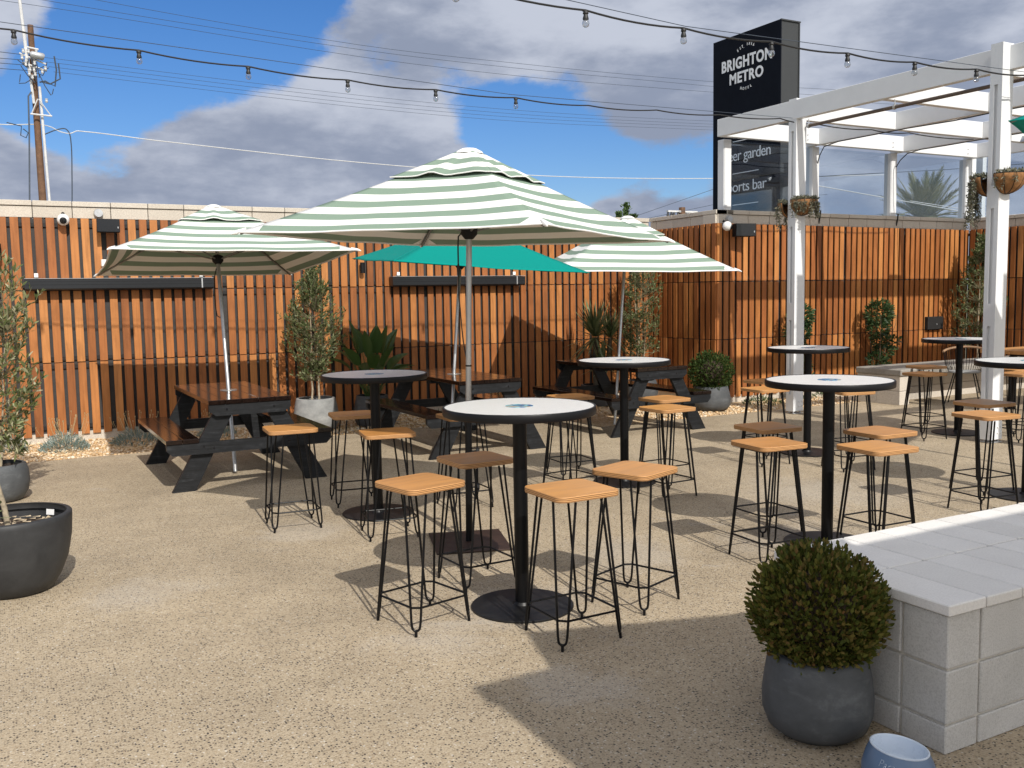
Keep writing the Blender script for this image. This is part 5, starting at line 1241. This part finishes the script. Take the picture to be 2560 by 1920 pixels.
Wr = {'first (topmost) of three high aerial wires across the upper left sky': [(-8, 25, 9.6), (2.54, 25, 8.75), (9.08, 25, 8.42), (14, 25, 8.42), (19.05, 25, 8.50), (25.33, 25, 8.71), (32, 25, 9.1)],
      'middle of three high aerial wires across the upper sky': [(-8, 25, 9.2), (1.39, 25, 8.60), (9.07, 25, 8.30), (14, 25, 8.28), (19.05, 25, 8.37), (25.38, 25, 8.50), (32, 25, 8.8)],
      'lowest of three high aerial wires, starting at the utility pole': [(-8, 25, 8.6), (.95, 24.9, 8.44), (9.06, 25, 8.11), (14, 25, 8.06), (19.05, 25, 8.16), (25.4, 25, 8.35), (32, 25, 8.6)],
      'topmost of four thin wires leaving the utility pole': [(1.3, 25, 7.30), (9.03, 25, 7.08), (14, 25, 7.06), (19.05, 25, 7.19), (25.4, 25, 7.45), (32, 25, 7.8)],
      'second of four thin wires leaving the utility pole': [(1.4, 25, 7.20), (9.03, 25, 6.97), (14, 25, 6.95), (19.05, 25, 7.09), (25.4, 25, 7.35), (32, 25, 7.7)],
      'third of four thin wires leaving the utility pole': [(1.4, 25, 7.10), (9.02, 25, 6.86), (14, 25, 6.85), (19.05, 25, 7.0), (25.4, 25, 7.25), (32, 25, 7.6)],
      'lowest of four thin wires leaving the utility pole': [(1.5, 25, 6.99), (9.02, 25, 6.76), (14, 25, 6.74), (19.05, 25, 6.90), (25.4, 25, 7.15), (32, 25, 7.5)]}
def spline(pts, n=6):
    P = [Vector(p) for p in pts]; out = []
    for i in range(len(P)-1):
        a, b = P[i], P[i+1]; m0 = (P[i+1]-P[max(i-1, 0)])/(2 if i > 0 else 1); m1 = (P[min(i+2, len(P)-1)]-P[i])/(2 if i+2 < len(P) else 1)
        if i > 0: m0 *= (b-a).length*2/max(1e-6, (P[i+1]-P[i-1]).length)
        if i+2 < len(P): m1 *= (b-a).length*2/max(1e-6, (P[i+2]-P[i]).length)
        for k in range(n):
            t = k/n; out.append(a*(2*t**3-3*t*t+1)+m0*(t**3-2*t*t+t)+b*(-2*t**3+3*t*t)+m1*(t**3-t*t))
    out.append(P[-1]); return out
for i, (lab, pts) in enumerate(Wr.items()):
    tag(link('aerial_wire', MB().tube(spline(pts), .0052 if i < 3 else .0042, 4).mesh('aerial_wire', M['wire'])), lab, 'wire', 'aerial wires over the courtyard')
for k, (za, zb, w_) in enumerate(((7.33, 7.31, 'highest'), (7.19, 7.20, 'second'), (7.08, 7.09, 'third'), (6.96, 6.97, 'lowest'))):
    tag(link('aerial_wire', MB().tube([(-9, 25, za+.3), (.41, 25, za), (1.16, 25, zb)], .007, 4).mesh('aerial_wire', M['wire'])), w_+' of four wires from the left edge to the utility pole', 'wire', 'aerial wires left of the pole')
tag(link('aerial_wire', MB().tube(spline([(-9, 25, 5.9), (.32, 25, 5.70), (1.10, 25, 5.75), (1.35, 25, 5.72), (1.56, 25, 5.62), (1.77, 25, 5.59), (1.95, 25, 5.66), (3.79, 25, 5.54), (8.97, 25, 5.28), (14.96, 25, 5.18), (21.45, 25, 5.39), (30, 25, 5.9)]), .012, 5).mesh('aerial_wire', M['white_wire'])), 'pale thick cable running low over the wall from the utility pole', 'wire', 'aerial wires over the courtyard')
tag(link('drop_wire', MB().tube(spline([(1.2, 25, 5.52), (1.5, 25, 5.66), (1.70, 25, 5.68), (1.78, 25, 5.45), (1.76, 25, 4.6), (1.70, 25, 3.5)]), .014, 5).mesh('drop_wire', M['wire'])), 'dark drop cable falling behind the wall right of the utility pole', 'wire')
for k, (pts, lab) in enumerate((([(24, 40, 4.0), (29.18, 40, 5.54), (34.33, 40, 7.10), (39, 40, 8.5)], 'single wire rising to the right above the small tree top'), ([(26, 42, 4.6), (36, 42, 6.5), (45, 42, 7.4)], 'faint wire rising behind the navy sign'))):
    tag(link('aerial_wire', MB().tube(pts, .012, 4).mesh('aerial_wire', M['wire'])), lab, 'wire')
for k, (pts, r_, mt, lab) in enumerate((([(17.6, 18, 4.42), (24, 18, 4.95), (34, 18, 5.9)], .010, 'wire', 'dark wire seen through the middle glass pane'), ([(17.5, 18, 4.42), (25.5, 18, 3.72), (31, 18, 3.2)], .012, 'white_wire', 'pale wire slanting down across both glass panes'), ([(22.5, 18, 4.02), (26.5, 18, 3.74), (31, 18, 3.42)], .009, 'white_wire', 'second pale wire slanting across the palm'))):
    tag(link('aerial_wire', MB().tube(pts, r_, 4).mesh('aerial_wire', M[mt])), lab, 'wire')
fp = empty('utility_pole', (36.2, 45, 0), 'tiny distant utility pole with crossarm just above the coping left of the sign', 'utility pole')
link('shaft', MB().tube([(0, 0, 0), (0, 0, 6.62)], .19, 8).mesh('shaft', M['pole_wood']), fp)
link('crossarm', MB().box(-1.1, 1.1, -.1, .1, 6.32, 6.42).mesh('crossarm', M['porcelain']), fp)
for x in (-1.05, -.8, -.6, -.3, .3, .55, .8, 1.05): link('insulator', MB().tube([(x, 0, 6.31), (x, 0, 6.12), (x+rng.uniform(-.1, .1), 0, 5.95)], [.05, .09, .03], 6).mesh('insulator', M['cable']), fp)
def palm(loc, hgt, n, Lf, label):
    t = empty('palm_tree', loc, label, 'palm tree')
    link('trunk', MB().tube([(0, 0, 0), (0, 0, hgt*.5), (0, 0, hgt-.3), (0, 0, hgt)], [.4, .36, .42, .30], 12).mesh('trunk', M['dark_bark'], smooth=True), t)
    for i in range(n):
        r_ = random.Random(40+i); a = 2*math.pi*(i*.618034 % 1); e = R(82-100*(i/n)); L = Lf*r_.uniform(.85, 1.08); d = Vector((math.cos(a)*math.cos(e), math.sin(a)*math.cos(e), math.sin(e))); p = Vector((0, 0, hgt))+Vector((math.cos(a), math.sin(a), 0))*.18; sp_l = []; pts = [p.copy()]; m_ = 14
        for j in range(m_): d = (d+Vector((0, 0, -.055*(1.2 if e < .6 else .6)))).normalized(); p = p+d*L/m_; pts.append(p.copy())
        Ps = []
        for j in range(1, m_+1):
            for s in (-1, 1):
                for q in (0, .33, .66):
                    if j+q > m_: continue
                    c0 = pts[j-1].lerp(pts[j], q); dd = (pts[j]-pts[j-1]).normalized(); sd_ = dd.cross(Vector((0, 0, 1))); sd_ = sd_.normalized() if sd_.length > .05 else Vector((1, 0, 0)); l = L*.22*math.sin(math.pi*min(.97, .15+.85*(j/m_)))+.06
                    tip = c0+(sd_*s*.62+dd*1.05+Vector((0, 0, r_.uniform(-.1, .25)))).normalized()*l; w = dd*.034
                    Ps.append([c0-w, c0+w, tip+w*.3, tip-w*.3])
        o = link('frond', quads_mesh('frond', np.array([[v[:] for v in q] for q in Ps]), M['palm_leaf']), t)
        link('rachis', MB().tube(pts, [.035-.002*k for k in range(m_+1)], 5, False).mesh('rachis', M['palm_leaf']), o)
    return t
palm((38.5, 30, 0), 4.8, 54, 2.5, 'palm tree crown seen through the right glass pane')
t = empty('far_tree', (25.0, 35, 0), 'tip of a conifer peeping over the wall left of the distant pole', 'tree')
link('trunk', MB().tube([(0, 0, 0), (0, 0, 4.6)], [.2, .06], 8).mesh('trunk', M['dark_bark']), t)
B = []; D = []
for (x, z, w_, hh_) in ((0, 4.75, .2, .8), (-.42, 4.6, .18, .55), (.42, 4.55, .16, .5), (.75, 4.45, .12, .3), (-.1, 4.3, .9, .5)):
    for k in range(260): f = rng.random(); B.append((x+rng.gauss(0, w_*(1-f)*.6), rng.gauss(0, w_*.5), z+f*hh_)); D.append((rng.gauss(0, .6), rng.gauss(0, .6), 1))
link('crown', quads_mesh('crown', leaves(np.array(B), np.array(D), .16, .07), M['grass_leaf']), t)
